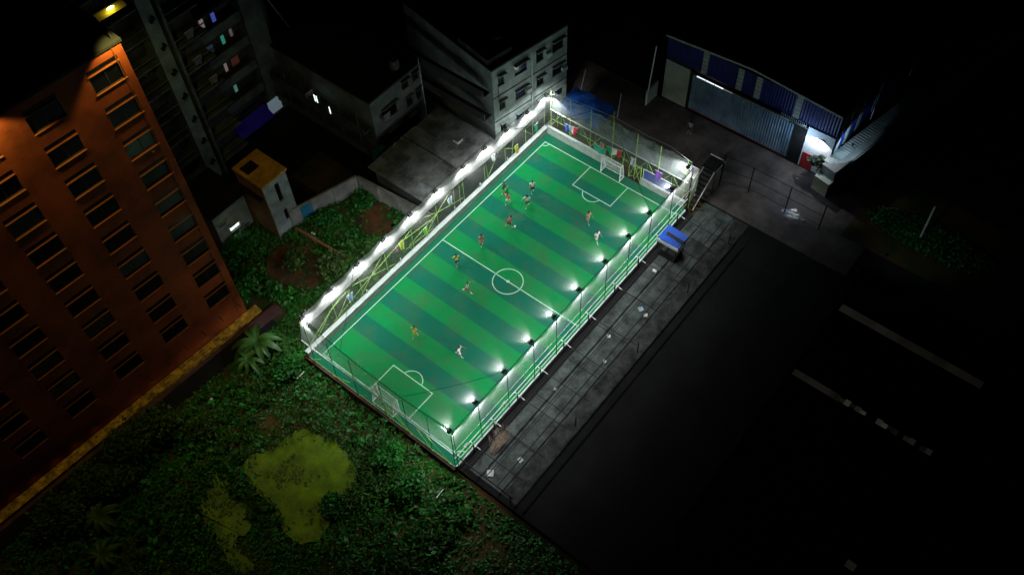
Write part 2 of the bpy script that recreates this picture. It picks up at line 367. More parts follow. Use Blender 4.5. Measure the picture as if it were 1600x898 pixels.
br = [(-16.2, .85, -13.2, 2.6), (-15.2, .85, -13.2, 2.6), (-13.2, 2.6, -10.6, 3.6), (-13.2, 2.6, -9, 3.6), (-12.6, 1.0, -10.8, 2.9), (-8.2, 2.2, -13.2, .85), (-8.2, 2.2, -11.4, 3.6), (-8.2, 2.2, -6.2, 3.7), (-8.2, 2.2, -5.2, .85), (-8.2, 2.2, -9.8, .85), (-8.2, 2.2, -4.3, 3.0),
      (-3.8, 2.9, -1.5, 3.9), (-3.8, 2.9, -.2, 2.3), (-3.6, 1.4, 0, .9), (.9, 2.4, -1.8, 3.9), (.9, 2.4, -3.2, 1.5), (.9, 2.4, 3.4, 3.9), (.9, 2.4, -1, .85), (.9, 2.4, 4.4, 1.2), (3.2, .85, 3.3, 3.9), (4.0, .85, 4.1, 3.8), (8.2, .85, 8.0, 3.2), (8.2, .85, 10.2, 3.1), (12, .85, 12.3, 3.1), (13, .85, 10.4, 3.0), (15.4, .85, 13.5, 3.1), (15.4, .85, 15.3, 3.2)]
for a, za_, b, zb in br: MB().bar((a, 9.12, za_), (b, 9.12, zb), .032).build('brace', m_lime, t)
for x in (-9.2, -4.7, -1.0, 3.0, 6.8, 11): MB().bar((x, 8.92, .5), (x, 8.92, 1.3), .06).build('stub_post', m_wcap, t)
# far end
t = thing('end_fence', (17.3, 0, 0), 'far end fence with grey net band over lime green crossed trusses behind the far goal', 'fence')
fy = [8.3, 5.9, 3.4, .75, -2.0, -4.6, -7.6]
for y in fy: MB().bar((17.4, y, 0), (17.4, y, 6.2), .045).build('post', m_lime, t)
MB().bar((17.38, 8.4, 3.28), (17.38, -7.9, 3.28), .05).build('rail', m_steel, t)
MB().bar((17.42, 8.4, 2.0), (17.42, -7.9, 2.0), .03).build('rail', m_lime, t)
MB().path([(17.45, 8.6, 5.2), (17.5, 6.5, 5.9), (17.6, .75, 6.45), (17.6, -3, 6.3), (17.5, -5.5, 6.6), (17.4, -7.9, 6.1)], .02).build('top_rope', m_steel, t)
netsheet(MB(), (17.4, 8.5, 3.3), (17.4, -7.9, 3.3), (17.5, -7.9, 6.2), (17.5, 8.5, 5.9), 32, 5, .25, .25, (1, 0, 0)).build('net', m_netn, t)
netsheet(MB(), (17.36, 8.5, 1.0), (17.36, -7.9, 1.0), (17.36, -7.9, 3.26), (17.36, 8.5, 3.26), 32, 3).build('lower_net', netmat('thin_net', (.3, .45, .38), .10), t)
for y0, y1 in zip(fy, fy[1:]):
    ym = (y0+y1)/2
    MB().bar((17.46, y0, 1.0), (17.46, ym, 3.25), .03).build('brace', m_lime, t)
    MB().bar((17.46, y1, 1.0), (17.46, ym, 3.25), .03).build('brace', m_lime, t)
    MB().bar((17.5, ym, 3.25), (17.5, ym, 2.0), .025).build('brace', m_lime, t)
# near end
t = thing('end_fence', (-17, 0, 0), 'near end fence with sagging grey net band above the lime rails beside the weeds', 'fence')
ny = [7.9, 5.2, 2.7, -.6, -3.2, -5.8, -8.3]
for y in ny: MB().bar((-17.0, y, -.5), (-16.85, y, 5.55), .03).build('post', m_dsteel, t)
MB().path([(-16.3, 8.9, 5.3), (-16.55, 4.74, 5.5), (-16.7, 1.7, 5.45), (-16.75, -2.9, 5.5), (-16.66, -8.2, 5.85)], .03).build('top_rope', m_dsteel, t)
MB().bar((-16.98, 8.9, 2.65), (-16.98, -8.3, 2.65), .05).build('rail', m_steel, t)
MB().bar((-17.0, 8.9, .25), (-17.0, -8.3, .25), .03).build('rail', m_lime, t)
netsheet(MB(), (-16.97, 8.9, 2.68), (-16.97, -8.3, 2.68), (-16.7, -8.2, 5.82), (-16.45, 8.9, 5.3), 32, 6, .12, .1, (1, 0, 0)).build('net', m_netn, t)
netsheet(MB(), (-17.0, 8.9, .1), (-17.0, -8.3, .1), (-17.0, -8.3, 2.62), (-17.0, 8.9, 2.62), 32, 3).build('lower_net', netmat('thin_net2', (.2, .5, .3), .12), t)
for a, za_, b, zb in [(8.2, .3, 6, 2.6), (5.6, .3, 3.2, 1.6), (1.0, .3, -1.0, 2.6), (-1.2, .3, -.6, 2.6), (-1.6, .3, -.2, 5.0), (-3.6, .3, -1.2, 2.6), (-3.6, .3, -2.2, 2.6), (-7.9, .3, -5.6, 2.6), (-5.9, .3, -4.5, 2.6), (2.4, .3, 1.3, 1.4)]:
    MB().bar((-17.08, a, za_), (-17.08, b, zb), .035).build('brace', m_lime, t)
# roof net and cables
rn = netsheet(MB(), (-16.6, -8.2, 5.9), (17.1, -8.2, 5.9), (17.3, 8.9, 5.3), (-16.2, 8.9, 5.4), 60, 24)
rn.v = [(x, y, 5.9+(float(np.interp(x, lx, lz))-5.93)*(y+8.2)/17.1-.25*math.sin(PI*(y+8.2)/17.1)) for x, y, z in rn.v]
tag(rn.build('roof_net', m_netr), 'thin overhead net stretched across the whole green pitch', 'net')
for (p, q, lab) in [((-10.0, -8.2, 5.9), (-16.8, -3.0, 5.7), 'dark cable crossing the near penalty area to the second lamp'),
                    ((10.5, 9.0, 5.35), (18.2, 2.8, 6.1), 'thin dark cable over the far left corner in front of the blue tarpaulin'),
                    ((10.4, -8.2, 5.9), (15.4, -1.3, 6.6), 'dark cable dropping past the purple cloth on the far fence'),
                    ((13.9, -8.2, 5.9), (17.4, -8.7, 7.8), 'short dark cable rising beside the steel staircase'),
                    ((-9.6, 9.0, 5.7), (-16.2, 5.0, 3.2), 'dark cable hanging over the light blue shirt on the left fence')]:
    P, Q = Vector(p), Vector(q); tag(MB().path([P.lerp(Q, i/10)-Vector((0, 0, .25*math.sin(PI*i/10))) for i in range(11)], .022).build('cable', m_dsteel), lab, 'cable', 'cables strung round the pitch')

# ------------------------------------------------------------------ floodlights
def make_lamp():
    r = thing('floodlight', (0, 0, 0), 'x', 'floodlight', 'floodlights along the pitch sides')
    h = MB().box(-.20, .20, .10, .24, -.16, .16).box(-.17, .17, .02, .10, -.13, .13); h.build('housing', m_dsteel, r)
    f = MB()
    for k in range(-3, 4): f.box(k*.05-.008, k*.05+.008, -.03, .02, -.12, .12)
    f.build('cooling_fins', m_dsteel, r)
    MB().bar((-.22, .14, 0), (-.22, -.1, 0), .015).bar((.22, .14, 0), (.22, -.1, 0), .015).bar((-.22, -.1, 0), (.22, -.1, 0), .02).bar((0, -.1, 0), (0, -.26, -.02), .02).build('bracket', m_dsteel, r)
    MB().add([(-.17, .243, -.13), (.17, .243, -.13), (.17, .243, .13), (-.17, .243, .13)], [(3, 2, 1, 0)]).build('lens', m_lens, r)
    return r
sp_d = bpy.data.lights.new('lamp_beam', 'SPOT'); sp_d.energy = LAMP_W*1.0; sp_d.spot_size = math.radians(104); sp_d.spot_blend = .5
sp_d.shadow_soft_size = .12; sp_d.color = (.95, 1.0, .97)
pt_d = bpy.data.lights.new('lamp_spill', 'POINT'); pt_d.energy = SPILL_W; pt_d.shadow_soft_size = .12; pt_d.color = (.93, 1, .97)
dn_d = bpy.data.lights.new('lamp_down', 'SPOT'); dn_d.energy = DOWN_W; dn_d.spot_size = math.radians(152); dn_d.spot_blend = .35; dn_d.shadow_soft_size = .12; dn_d.color = (.95, 1, .98)
lamp0 = make_lamp(); used = False
orde = ['near corner', 'second from the near end', 'third from the near end', 'fourth from the near end', 'fifth from the near end', 'middle', 'fifth from the far end', 'fourth from the far end', 'third from the far end', 'second from the far end', 'far corner']
hint_r = [' beside the near goal net', '', ' with a cable tied to it', '', ' at the end of the halfway line', '', ' above the wide pale glow', '', '', ' near the blue roofed shed', ' beside the steel staircase']
hint_l = [' over the weeds', '', ' with a cable hanging from it', ' above the red soil yard', ' where the yard wall meets the net', ' over the edge of the tin roof', ' over the tin roof', ' at the corner of the tin roof', ' below the white building', ' below the white building', ' by the blue tarpaulin']
for side, xs_ in (('right', rx), ('left', lx)):
    for k, x in enumerate(xs_):
        loc = (x, -8.12, 5.92) if side == 'right' else (x, 8.86, lz[k]+.02)
        if side == 'right' and k == 10: loc = (17.0, -7.9, 5.95)
        rz = 0 if side == 'right' else PI
        rz += random.uniform(-.12, .12)
        lab = '%s row floodlight, %s%s' % (side, orde[k], (hint_r if side == 'right' else hint_l)[k])
        if not used: o = lamp0; o.location = loc; o.rotation_euler = (0, 0, rz); o['label'] = lab; used = True
        else: o = dup(lamp0, loc, rz, lab)
        o.rotation_euler.x = math.radians(-48)
        s = 1 if side == 'right' else -1
        ld = bpy.data.objects.new('lamp_beam', sp_d); COL.objects.link(ld); ld.location = (x if k < 10 else x-.4, loc[1]+s*.32, loc[2]+.40)
        d = Vector((0 if 0 < k < 10 else (.35 if k == 0 else -.35), s*1.0, -.95)); ld.rotation_euler = d.to_track_quat('-Z', 'Y').to_euler()
        pd = bpy.data.objects.new('lamp_spill', pt_d); COL.objects.link(pd); pd.location = (x, loc[1]+s*.55, loc[2]+.34)
        dd = bpy.data.objects.new('lamp_down', dn_d); COL.objects.link(dd); dd.location = (x if k < 10 else x-.3, loc[1]+s*.60, loc[2]-.22); dd.rotation_euler = (0, 0, 0)

# ------------------------------------------------------------------ goals
def goal(x, s, label, yc, w, h=2.0, dp=.75):
    t = thing('goal', (x, yc, 0), label, 'goal', 'goals at the two ends of the pitch')
    for y in (yc-w/2, yc+w/2):
        MB().bar((x, y, 0), (x, y, h), .05, 8).build('goal_post', m_wht, t)
        MB().path([(x, y, h), (x+s*dp*.55, y, h), (x+s*dp, y, .05), (x, y, .05)], .03).build('side_stay', m_wht, t)
    MB().bar((x, yc-w/2-.04, h), (x, yc+w/2+.04, h), .05, 8).build('crossbar', m_wht, t)
    MB().bar((x+s*dp, yc-w/2, .05), (x+s*dp, yc+w/2, .05), .03).bar((x+s*dp*.55, yc-w/2, h), (x+s*dp*.55, yc+w/2, h), .025).build('rear_bar', m_wht, t)
    n = MB(); a, b = yc-w/2, yc+w/2
    n.quad((x+s*dp, a, .05), (x+s*dp, b, .05), (x+s*dp*.55, b, h), (x+s*dp*.55, a, h)).quad((x, a, h), (x+s*dp*.55, a, h), (x+s*dp*.55, b, h), (x, b, h))
    for y in (a, b): n.add([(x, y, .05), (x+s*dp, y, .05), (x+s*dp*.55, y, h), (x, y, h)], [(0, 1, 2, 3)])
    n.build('goal_net', m_netgoal, t)
goal(16.14, 1, 'white framed goal at the far end in front of the low white wall', -.03, 2.26)
goal(-15.95, -1, 'white framed goal at the near end seen through the grey end net', .05, 2.4, 1.9, .8)

# ------------------------------------------------------------------ far gate, banner, flags
t = thing('gate', (17.1, -1.8, 0), 'lime green gate frame standing open in the wall gap right of the far goal', 'gate')
for y in (-.75, -2.9): MB().bar((17.15, y, 0), (17.15, y, 2.3), .05).build('gate_post', m_lime, t)
MB().bar((17.0, -.8, 2.3), (17.0, -2.9, 2.3), .04).build('top_rail', m_lime, t)
MB().path([(17.2, -1.5, .1), (17.7, -1.9, .1), (17.7, -1.9, 1.9), (17.2, -1.5, 1.9), (17.2, -1.5, .1), (17.7, -1.9, 1.9)], .03).build('gate_leaf', m_lime, t)
MB().path([(17.15, -2.2, .1), (17.15, -2.85, 1.9)], .03).path([(17.15, -2.85, .1), (17.15, -2.2, 1.9)], .03).build('brace', m_lime, t)
t = thing('banner', (17.2, -4.6, .9), 'dark blue banner panel above the low wall at the far right corner', 'banner')
MB().box(17.20, 17.23, -6.3, -3.2, .95, 2.25).build('panel', mat('banner_blue', (.04, .08, .32), .7, .3, 1.5), t)
fb = MB().bar((17.18, -6.35, 2.27), (17.18, -3.15, 2.27), .03).bar((17.18, -6.35, .93), (17.18, -3.15, .93), .03).bar((17.18, -3.15, .93), (17.18, -3.15, 2.27), .03); fb.build('frame', m_wht, t)
def cloth(name, c, w, h, ax, cols, label, cat, group=None, amp=.10, vert=True):
    """hanging cloth; cols = colours of vertical stripes, each its own part"""
    c = Vector(c); u = Vector(ax).normalized(); nrm = Vector((u.y, -u.x, 0)); n = len(cols)
    t = thing(name, tuple(c-Vector((0, 0, h))), label, cat, group)
    ph = random.random()*6
    for k, cc in enumerate(cols):
        mb = MB(); nu, nv = 6, 6; vs = []
        for j in range(nv+1):
            for i in range(nu+1):
                a = (k+i/nu)/n; v = j/nv
                p = c+u*(w*(a-.5)*(1-.25*v))+nrm*(amp*math.sin(a*9+ph+v*2)*(.4+v))-Vector((0, 0, h*v*(1+.08*math.sin(a*5+ph)))); vs.append(p)
        mb.add(vs, [(j*(nu+1)+i, j*(nu+1)+i+1, (j+1)*(nu+1)+i+1, (j+1)*(nu+1)+i) for j in range(nv) for i in range(nu)])
        mb.build('stripe' if n > 1 else 'cloth', mat('cloth_%s_%d' % (cat.replace(' ', '_'), k), cc, .85, .2, 6), t, smooth=True)
    MB().bar(c-u*w/2, c+u*w/2, .015).build('string', m_wht, t)
    return t
FR = [(.02, .10, .55), (.75, .75, .78), (.60, .03, .06)]
cloth('flag', (17.0, 5.5, 3.0), 1.5, .95, (.15, -1, 0), FR, 'blue white and red flag hanging on the far fence near the left corner', 'flag')
cloth('flag', (17.0, .25, 3.1), 1.7, .95, (.2, -1, 0), [(.0, .35, .16), (.70, .72, .68), (.60, .05, .03)], 'green white and red flag hanging above the far goal', 'flag')
cloth('hanging_cloth', (17.0, 1.7, 2.95), .5, .8, (0, -1, 0), [(.65, .35, .33)], 'small pink cloth hanging left of the green white and red flag', 'cloth')
cloth('hanging_cloth', (17.0, -1.95, 3.15), .65, 1.0, (0, -1, 0), [(.60, .48, .68)], 'pale lilac cloth hanging over the lime gate', 'cloth')
cloth('hanging_cloth', (17.0, -4.9, 3.2), .85, 1.0, (0, -1, 0), [(.22, .05, .50)], 'purple cloth hanging above the dark blue banner', 'cloth')
cloth('team_banner', (17.25, 2.1, 2.0), 1.6, 1.0, (0, -1, 0), [(.02, .35, .22)], 'green printed sheet tied behind the far goal over the white wall', 'banner', amp=.05)
cloth('hanging_shirt', (-11.1, 8.85, 2.9), .7, 1.0, (1, 0, 0), [(.30, .50, .70)], 'light blue shirt hanging on the left fence near its near end', 'shirt')
cloth('hanging_bib', (-4.3, 8.85, 3.5), .55, 1.15, (1, 0, 0), [(.55, .70, .03)], 'long yellow bib hanging beside a red cloth on the left fence', 'bib')
cloth('hanging_cloth', (-4.95, 8.85, 3.3), .4, .6, (1, 0, 0), [(.45, .10, .12)], 'dull red cloth beside the long yellow bib', 'cloth')
cloth('hanging_bib', (-1.2, 8.85, 2.35), .6, .75, (1, 0, 0), [(.25, .75, .04)], 'bright lime green bib hanging low on the left fence before the halfway line', 'bib')
cloth('hanging_shirt', (8.9, 8.85, 3.6), .5, .8, (1, 0, 0), [(.6, .65, .66)], 'white shirt hanging at the dark edge of the left net below the white building', 'shirt')
cloth('hanging_bib', (12.4, 8.85, 2.0), .5, 1.1, (1, 0, 0), [(.65, .60, .05)], 'yellow bib hanging on the left fence near the far corner', 'bib')
cloth('hanging_bib', (15.6, 8.85, 2.4), .7, 1.0, (1, 0, 0), [(.03, .40, .22)], 'dark green cloth hanging on the left fence at the far corner', 'bib')
cloth('hanging_shirt', (2.4, 8.85, 3.3), .6, .8, (1, 0, 0), [(.45, .58, .62)], 'pale grey shirt hanging on the left fence past the halfway line', 'shirt')
# boards on the right fence
for x, c, lab in ((-15.4, (.65, .45, .03), 'small yellow cloth on the near end of the right fence'), (-10.6, (.75, .5, .5), 'small pale pink bundle tied to the right fence rail')):
    cloth('hanging_cloth', (x, -8.15, 1.5), .5, .45, (1, 0, 0), [c], lab, 'cloth')

# ------------------------------------------------------------------ people
def skin(verts, edges, rad, name, m, parent, lv=1, root=0):
    me = bpy.data.meshes.new(name); me.from_pydata([tuple(v) for v in verts], edges, []); me.update()
    o = bpy.data.objects.new(name, me); COL.objects.link(o)
    md = o.modifiers.new('s', 'SKIN'); md.use_smooth_shade = True; md.branch_smoothing = .4
    if not me.skin_vertices: 
        bm = bmesh.new(); bm.from_mesh(me); bm.verts.layers.skin.verify(); bm.to_mesh(me); bm.free()
    for i, r in enumerate(rad):
        me.skin_vertices[0].data[i].radius = r if isinstance(r, tuple) else (r, r)
    me.skin_vertices[0].data[root].use_root = True
    sb = o.modifiers.new('u', 'SUBSURF'); sb.levels = lv; sb.render_levels = lv
    dg = bpy.context.evaluated_depsgraph_get(); nm = bpy.data.meshes.new_from_object(o.evaluated_get(dg))
    bpy.data.objects.remove(o); bpy.data.meshes.remove(me)
    nm.materials.clear(); nm.materials.append(m); nm.polygons.foreach_set('use_smooth', [True]*len(nm.polygons))
    nm.name = name; r = bpy.data.objects.new(name, nm); COL.objects.link(r); r.parent = parent
    return r
m_skin = mat('skin', (.28, .15, .09), .6, .1, 5); m_hair = mat('hair', (.012, .010, .009), .6, .2, 8); m_shoe = mat('shoe', (.5, .5, .48), .6, .3, 6)
def person(x, y, face, label, shirt, shorts, lean=0, st=.25, arm=.3, armout=.15, z=0, socks=None, long=False, bare=False):
    """face: direction in degrees; st: stride angle; arm: swing; lean: forward bend of the trunk"""
    t = thing('person', (x, y, z), label, 'person', 'people playing on the pitch' if x < 20 else None)
    t.rotation_euler = (0, 0, math.radians(face))       # local +x = forward, +y = left
    ORG[t.name] = Vector((0, 0, 0))
    bend = abs(st)*.35+lean*.25
    hip = .90-.06*abs(st)-.10*lean
    V = [(0, 0, hip+.04)]; E = []; Rr = [(.13, .105)]
    def add(p, par, r): V.append(tuple(p)); E.append((par, len(V)-1)); Rr.append(r if isinstance(r, tuple) else (r, r)); return len(V)-1
    sl, cl = math.sin(lean), math.cos(lean)
    up = lambda d, f=0: Vector((d*sl+f*cl, 0, hip+.04+d*cl-f*sl))
    w = add(up(.18), 0, (.125, .095)); c = add(up(.38), w, (.155, .11)); nk = add(up(.52), c, .055)
    hd = up(.62, .02); h1 = add(hd-Vector((0, 0, .02)), nk, (.085, .095)); h2 = add(hd+Vector((.015, 0, .10)), h1, (.088, .105)); 
    J = {}
    for s in (-1, 1):
        sw = arm*s; sh = up(.45)+Vector((0, s*.19, 0)); i = add(sh, c, .055)
        el = sh+Vector((.28*math.sin(sw)+.12*lean, s*(.04+.28*math.sin(armout)), -.27*math.cos(sw)*math.cos(armout))); j = add(el, i, .042)
        wr = el+Vector((.24*math.sin(sw+.7), s*.02+s*.2*math.sin(armout*.6), -.23*math.cos(sw+.7))); k = add(wr, j, .028)
        d = (wr-el).normalized(); pm = wr+d*.08; p_ = add(pm, k, (.034, .018))
        sd = Vector((0, s, 0)).cross(d).normalized()
        for q in range(4): 
            f0 = pm+sd*(q-1.5)*.020+d*.03; f = add(f0+d*.02, p_, .009); add(f0+d*(.055+.012*(q in (1, 2)))+Vector((.01, -s*.01, 0)), f, .008)
        th = add(wr+d*.04+sd*.04, k, .010); add(wr+d*.075+sd*.055, th, .009)
        a = -st*s; hp = Vector((0, s*.095, hip)); l0 = add(hp, 0, .088)
        kn = hp+Vector((.43*math.sin(a+bend*.8), s*.02, -.43*math.cos(a+bend*.8))); l1 = add(kn, l0, .060)
        b2 = a-bend*1.4-(.35 if a < -.1 else 0); an = kn+Vector((.41*math.sin(b2), s*.005, -.41*math.cos(b2))); l2 = add(an, l1, .038)
        ft = add(an+Vector((.15, 0, -.055)), l2, (.035, .025)); J[s] = (i, sh, el, wr, hp, kn, an, an+Vector((.15, 0, -.055)))
    zmin = min(J[-1][7].z, J[1][7].z)-.035
    t.location.z = z-zmin
    ms = m_skin
    body = skin(V, E, Rr, 'body', ms, t)
    # clothes
    mS = mat('shirt_cloth', shirt, .85, .15, 8); mP = mat('shorts_cloth', shorts, .85, .15, 8)
    vs = [up(-.09), up(.17), up(.39), up(.47)]; es = [(0, 1), (1, 2), (2, 3)]; rr = [(.175, .15), (.165, .14), (.195, .15), (.10, .09)]
    for s in (-1, 1):
        vs += [J[s][1], J[s][1].lerp(J[s][2], .62)]; k = len(vs); es += [(2, k-2), (k-2, k-1)]; rr += [(.088, .088), (.08, .08)]
    skin(vs, es, rr, 'shirt', mS, t)
    vs = [Vector((0, 0, hip+.07)), Vector((0, 0, hip+.0))]; es = [(0, 1)]; rr = [(.168, .145), (.16, .14)]
    for s in (-1, 1):
        vs += [J[s][4]+Vector((0, s*.01, -.04)), J[s][4].lerp(J[s][5], .95 if not long else 1)]; k = len(vs); es += [(1, k-2), (k-2, k-1)]; rr += [(.125, .125), (.115, .115)]
    skin(vs, es, rr, 'shorts', mP, t)
    if socks:
        mk = mat('sock_cloth', socks, .85, .15, 8)
        for s in (-1, 1): MB().bar(J[s][5].lerp(J[s][6], .3), J[s][6], .055, 8, .045).build('sock', mk, t)
    for s in (-1, 1): MB().ball(J[s][6].lerp(J[s][7], .6)+Vector((0, 0, .0)), .055, 8, 6, (2.1, .85, .75)).build('shoe', m_shoe, t, smooth=True)
    hc = hd+Vector((-.012, 0, .125)); MB().ball(hc, .112, 10, 7, (1.0, .88, .80)).build('hair', m_hair, t, smooth=True)
    f = MB().ball(hd+Vector((.09, 0, .065)), .016, 6, 4, (1, .7, 1.3)); f.build('nose', ms, t)
    e = MB()
    for s in (-1, 1): e.ball(hd+Vector((.078, s*.032, .09)), .011, 6, 4)
    e.build('eyes', m_hair, t)
    MB().box(.0, .012, -.022, .022, -.004, .004, lambda a, b, c_: hd+Vector((.082+a, b, .03+c_))).build('mouth', mat('lips', (.25, .08, .06), .5, .1, 5), t)
    return t
WHT = (.70, .72, .72); YEL = (.62, .60, .06); BLK = (.02, .02, .022); RED = (.45, .06, .05); TAN = (.42, .25, .17)
person(8.31, 7.09, 200, 'player in dark green shirt striding near the left touchline', (.03, .16, .09), (.02, .05, .035), .25, .6, .6)
person(7.22, 5.8, 190, 'player in white shorts and dark orange patterned shirt beside the dark green player', (.42, .16, .09), WHT, .1, .2, .3, .6)
person(9.82, 4.82, 230, 'player in white shirt and black shorts, highest of the white shirts in the left half', WHT, BLK, 0, .15, .15)
person(8.1, 4.1, 215, 'player in white shirt with both elbows out and dark shorts', (.62, .66, .60), (.06, .06, .06), .05, .25, .2, .75)
person(5.01, 3.94, 320, 'player in red shirt and dark shorts bending towards the white ball', RED, (.05, .015, .015), .45, .35, .4)
person(1.72, 4.55, 240, 'bare legged player in dusty tan kit just beyond the halfway line', (.40, .26, .19), (.40, .24, .17), .05, .12, .15)
person(-1.46, 4.86, 60, 'player in bright yellow shirt and black shorts beside the halfway line', (.60, .68, .05), BLK, .1, .2, .2, .2)
person(-3.21, 2.12, 300, 'player in beige shirt running with arms raised near the centre circle', (.48, .42, .33), (.12, .12, .10), .15, .5, .8, .7, socks=WHT)
person(10.06, -1.78, 250, 'player in brown tan kit in the right half before the far penalty area', TAN, (.35, .22, .15), .05, .3, .2)
person(8.66, -3.78, 255, 'player all in white walking near the right touchline', (.72, .75, .74), (.6, .64, .62), .1, .3, .2, socks=WHT)
person(-9.74, 2.68, 20, 'player in yellow shirt alone near the near penalty area', YEL, (.40, .36, .05), .15, .25, .25, .3)
person(-8.79, -1.68, 290, 'player in white shirt and pale grey shorts nearest the near right lamps', (.76, .78, .78), (.55, .60, .58), .15, .35, .3, .35, socks=WHT)
person(25.88, -3.05, 180, 'person in a pale top standing on the dark forecourt by the long shutter', (.35, .30, .32), BLK, 0, .1, .1, z=-.05)
b = MB().ball((5.37, 3.47, .12), .115, 16, 10); tag(b.build('football', m_wht, smooth=True), 'white football lying at the feet of the red shirted player', 'ball')

# ------------------------------------------------------------------ orange tower block
Fo = frame((-16.95, 16.99, 0), math.radians(177)); # a runs away to the left, b = right of a -> back; flip
Fo_ = lambda a, b, z: Fo(a, -b, z)
t = thing('tower_block', (-17, 17, 0), 'tall orange rendered block with rows of dark windows at the left', 'building')
holes = []; HZ = 31.0
rows = [29.15-3.13*k for k in range(10)]
for c in range(6):
    for zc in rows:
        a = 1.75+4.65*c
        if zc-.9 < .2: continue
        holes += [(a-1.17, a+1.17, zc-.75, zc+.62), (a-1.17, a+1.17, zc+.80, zc+1.14)]
wall_holes(MB(), Fo_, 0, 27.5, -.2, HZ, holes, .28).build('facade', m_orange, t)
MB().box(0, 27.5, -12, -.28, -.2, HZ, Fo_).build('wall', m_orange, t)
MB().box(-.12, 27.5, -12.1, .10, HZ+.002, HZ+.22, Fo_).build('roof', m_roofd, t)
MB().box(.66, .74, .003, .05, .2, HZ-.02, Fo_).build('groove_strip', mat('groove', (.16, .05, .01), .8), t)
lit_glass = mat('pale_glass', (.10, .13, .13), .2, .3, 2)
curt = [mat('curtained_pane', c, .5, .5, 3) for c in ((.05, .045, .035), (.03, .035, .04), (.07, .05, .03))]
for i in range(0, len(holes), 2):
    h = holes[i]; w = window(t, Fo_, h, m_frame, .11, lit_glass if i == 4 else (curt[i % 3] if random.random() < .22 else None), 1)
    MB().box(h[0]-.04, h[1]+.04, .004, .07, h[2]-.06, h[2]-.01, Fo_).build('sill', m_osill, w)
    MB().box(h[0]-.02, h[1]+.02, .004, .05, h[3]+.06, h[3]+.12, Fo_).build('lintel', m_osill, w)
    h2 = holes[i+1]; MB().add([Fo_(h2[0], -.02, h2[2]), Fo_(h2[1], -.02, h2[2]), Fo_(h2[1], -.02, h2[3]), Fo_(h2[0], -.02, h2[3])], [(0, 1, 2, 3)]).build('vent_pane', m_glass, w)
MB().box(-.9, 27.5, .06, 1.0, -.6, -.18, Fo_).build('podium_ledge', m_ledge, t)
MB().box(-1.6, 27.5, 1.0, 1.4, -.9, -.5, Fo_).build('podium_kerb', m_purple, t)
MB().box(-2.2, 1.5, 1.4, 2.3, -.9, -.1, Fo_).build('podium_roof', m_purple, t)
struct('dark_ground_strip', MB().box(-1, 27.5, 1.42, 3.0, -.62, -.50, Fo_), m_roofd)  # near-black strip between the podium and the weeds
# rooftop lamps (the yellow ones)
yl_d = bpy.data.lights.new('roof_lamp_beam', 'SPOT'); yl_d.energy = 1500; yl_d.spot_size = math.radians(100); yl_d.spot_blend = .35; yl_d.color = (1, .82, .22); yl_d.shadow_soft_size = .15
for a, lab in ((.3, 'yellow lit rooftop lamp hood above the top corner of the orange block'), (10.6, 'second yellow rooftop lamp hood further along the orange block, just outside the left edge')):
    P = Fo_(a, 1.5, 34.3)
    q = thing('rooftop_lamp', tuple(Fo_(a, -.3, 31.2)), lab, 'lamp', 'yellow lamps on the orange block')
    MB().bar(Fo_(a, -.3, 31.2), Fo_(a, -.3, 34.6), .05).bar(Fo_(a, -.3, 34.6), Fo_(a, 1.3, 34.6), .04).build('arm', m_dsteel, q)
    hood = MB()
    for k in range(10):   # curved hood, long and narrow
        t0, t1 = -.9+1.8*k/10, -.9+1.8*(k+1)/10
        F2 = lambda al, th: Fo_(a+al, 1.5+.55*math.sin(th), 34.0+.55*math.cos(th))
        hood.quad(F2(-1.0, t0), F2(1.0, t0), F2(1.0, t1), F2(-1.0, t1))
    hood.build('hood', mat('yellow_hood', (.8, .6, .05), .5), q)
    MB().ball(Fo_(a, 1.9, 34.75), .12, 10, 6, (2.2, .8, .6)).build('bulb', emis('yellow_bulb', (1, .9, .25), 14), q)
    yl = bpy.data.objects.new('roof_lamp_beam', yl_d); COL.objects.link(yl); yl.location = Fo_(a, .95, 32.5)
    yl.rotation_euler = (Fo_(a, -1.2, 0)-Fo_(a, 1.5, 20)).to_track_quat('-Z', 'Y').to_euler()
wl_d = bpy.data.lights.new('yard_fill_beam', 'SPOT'); wl_d.energy = 500; wl_d.spot_size = math.radians(92); wl_d.spot_blend = 1; wl_d.color = (1, .90, .3); wl_d.shadow_soft_size = .3  # added beam to brighten the waste ground, no fixture
wo = bpy.data.objects.new('yard_fill_beam', wl_d); COL.objects.link(wo); wo.location = Fo_(8.0, 2.6, 11.0); wo.rotation_euler = (Vector((-25, 6, 0))-wo.location).to_track_quat('-Z', 'Y').to_euler()

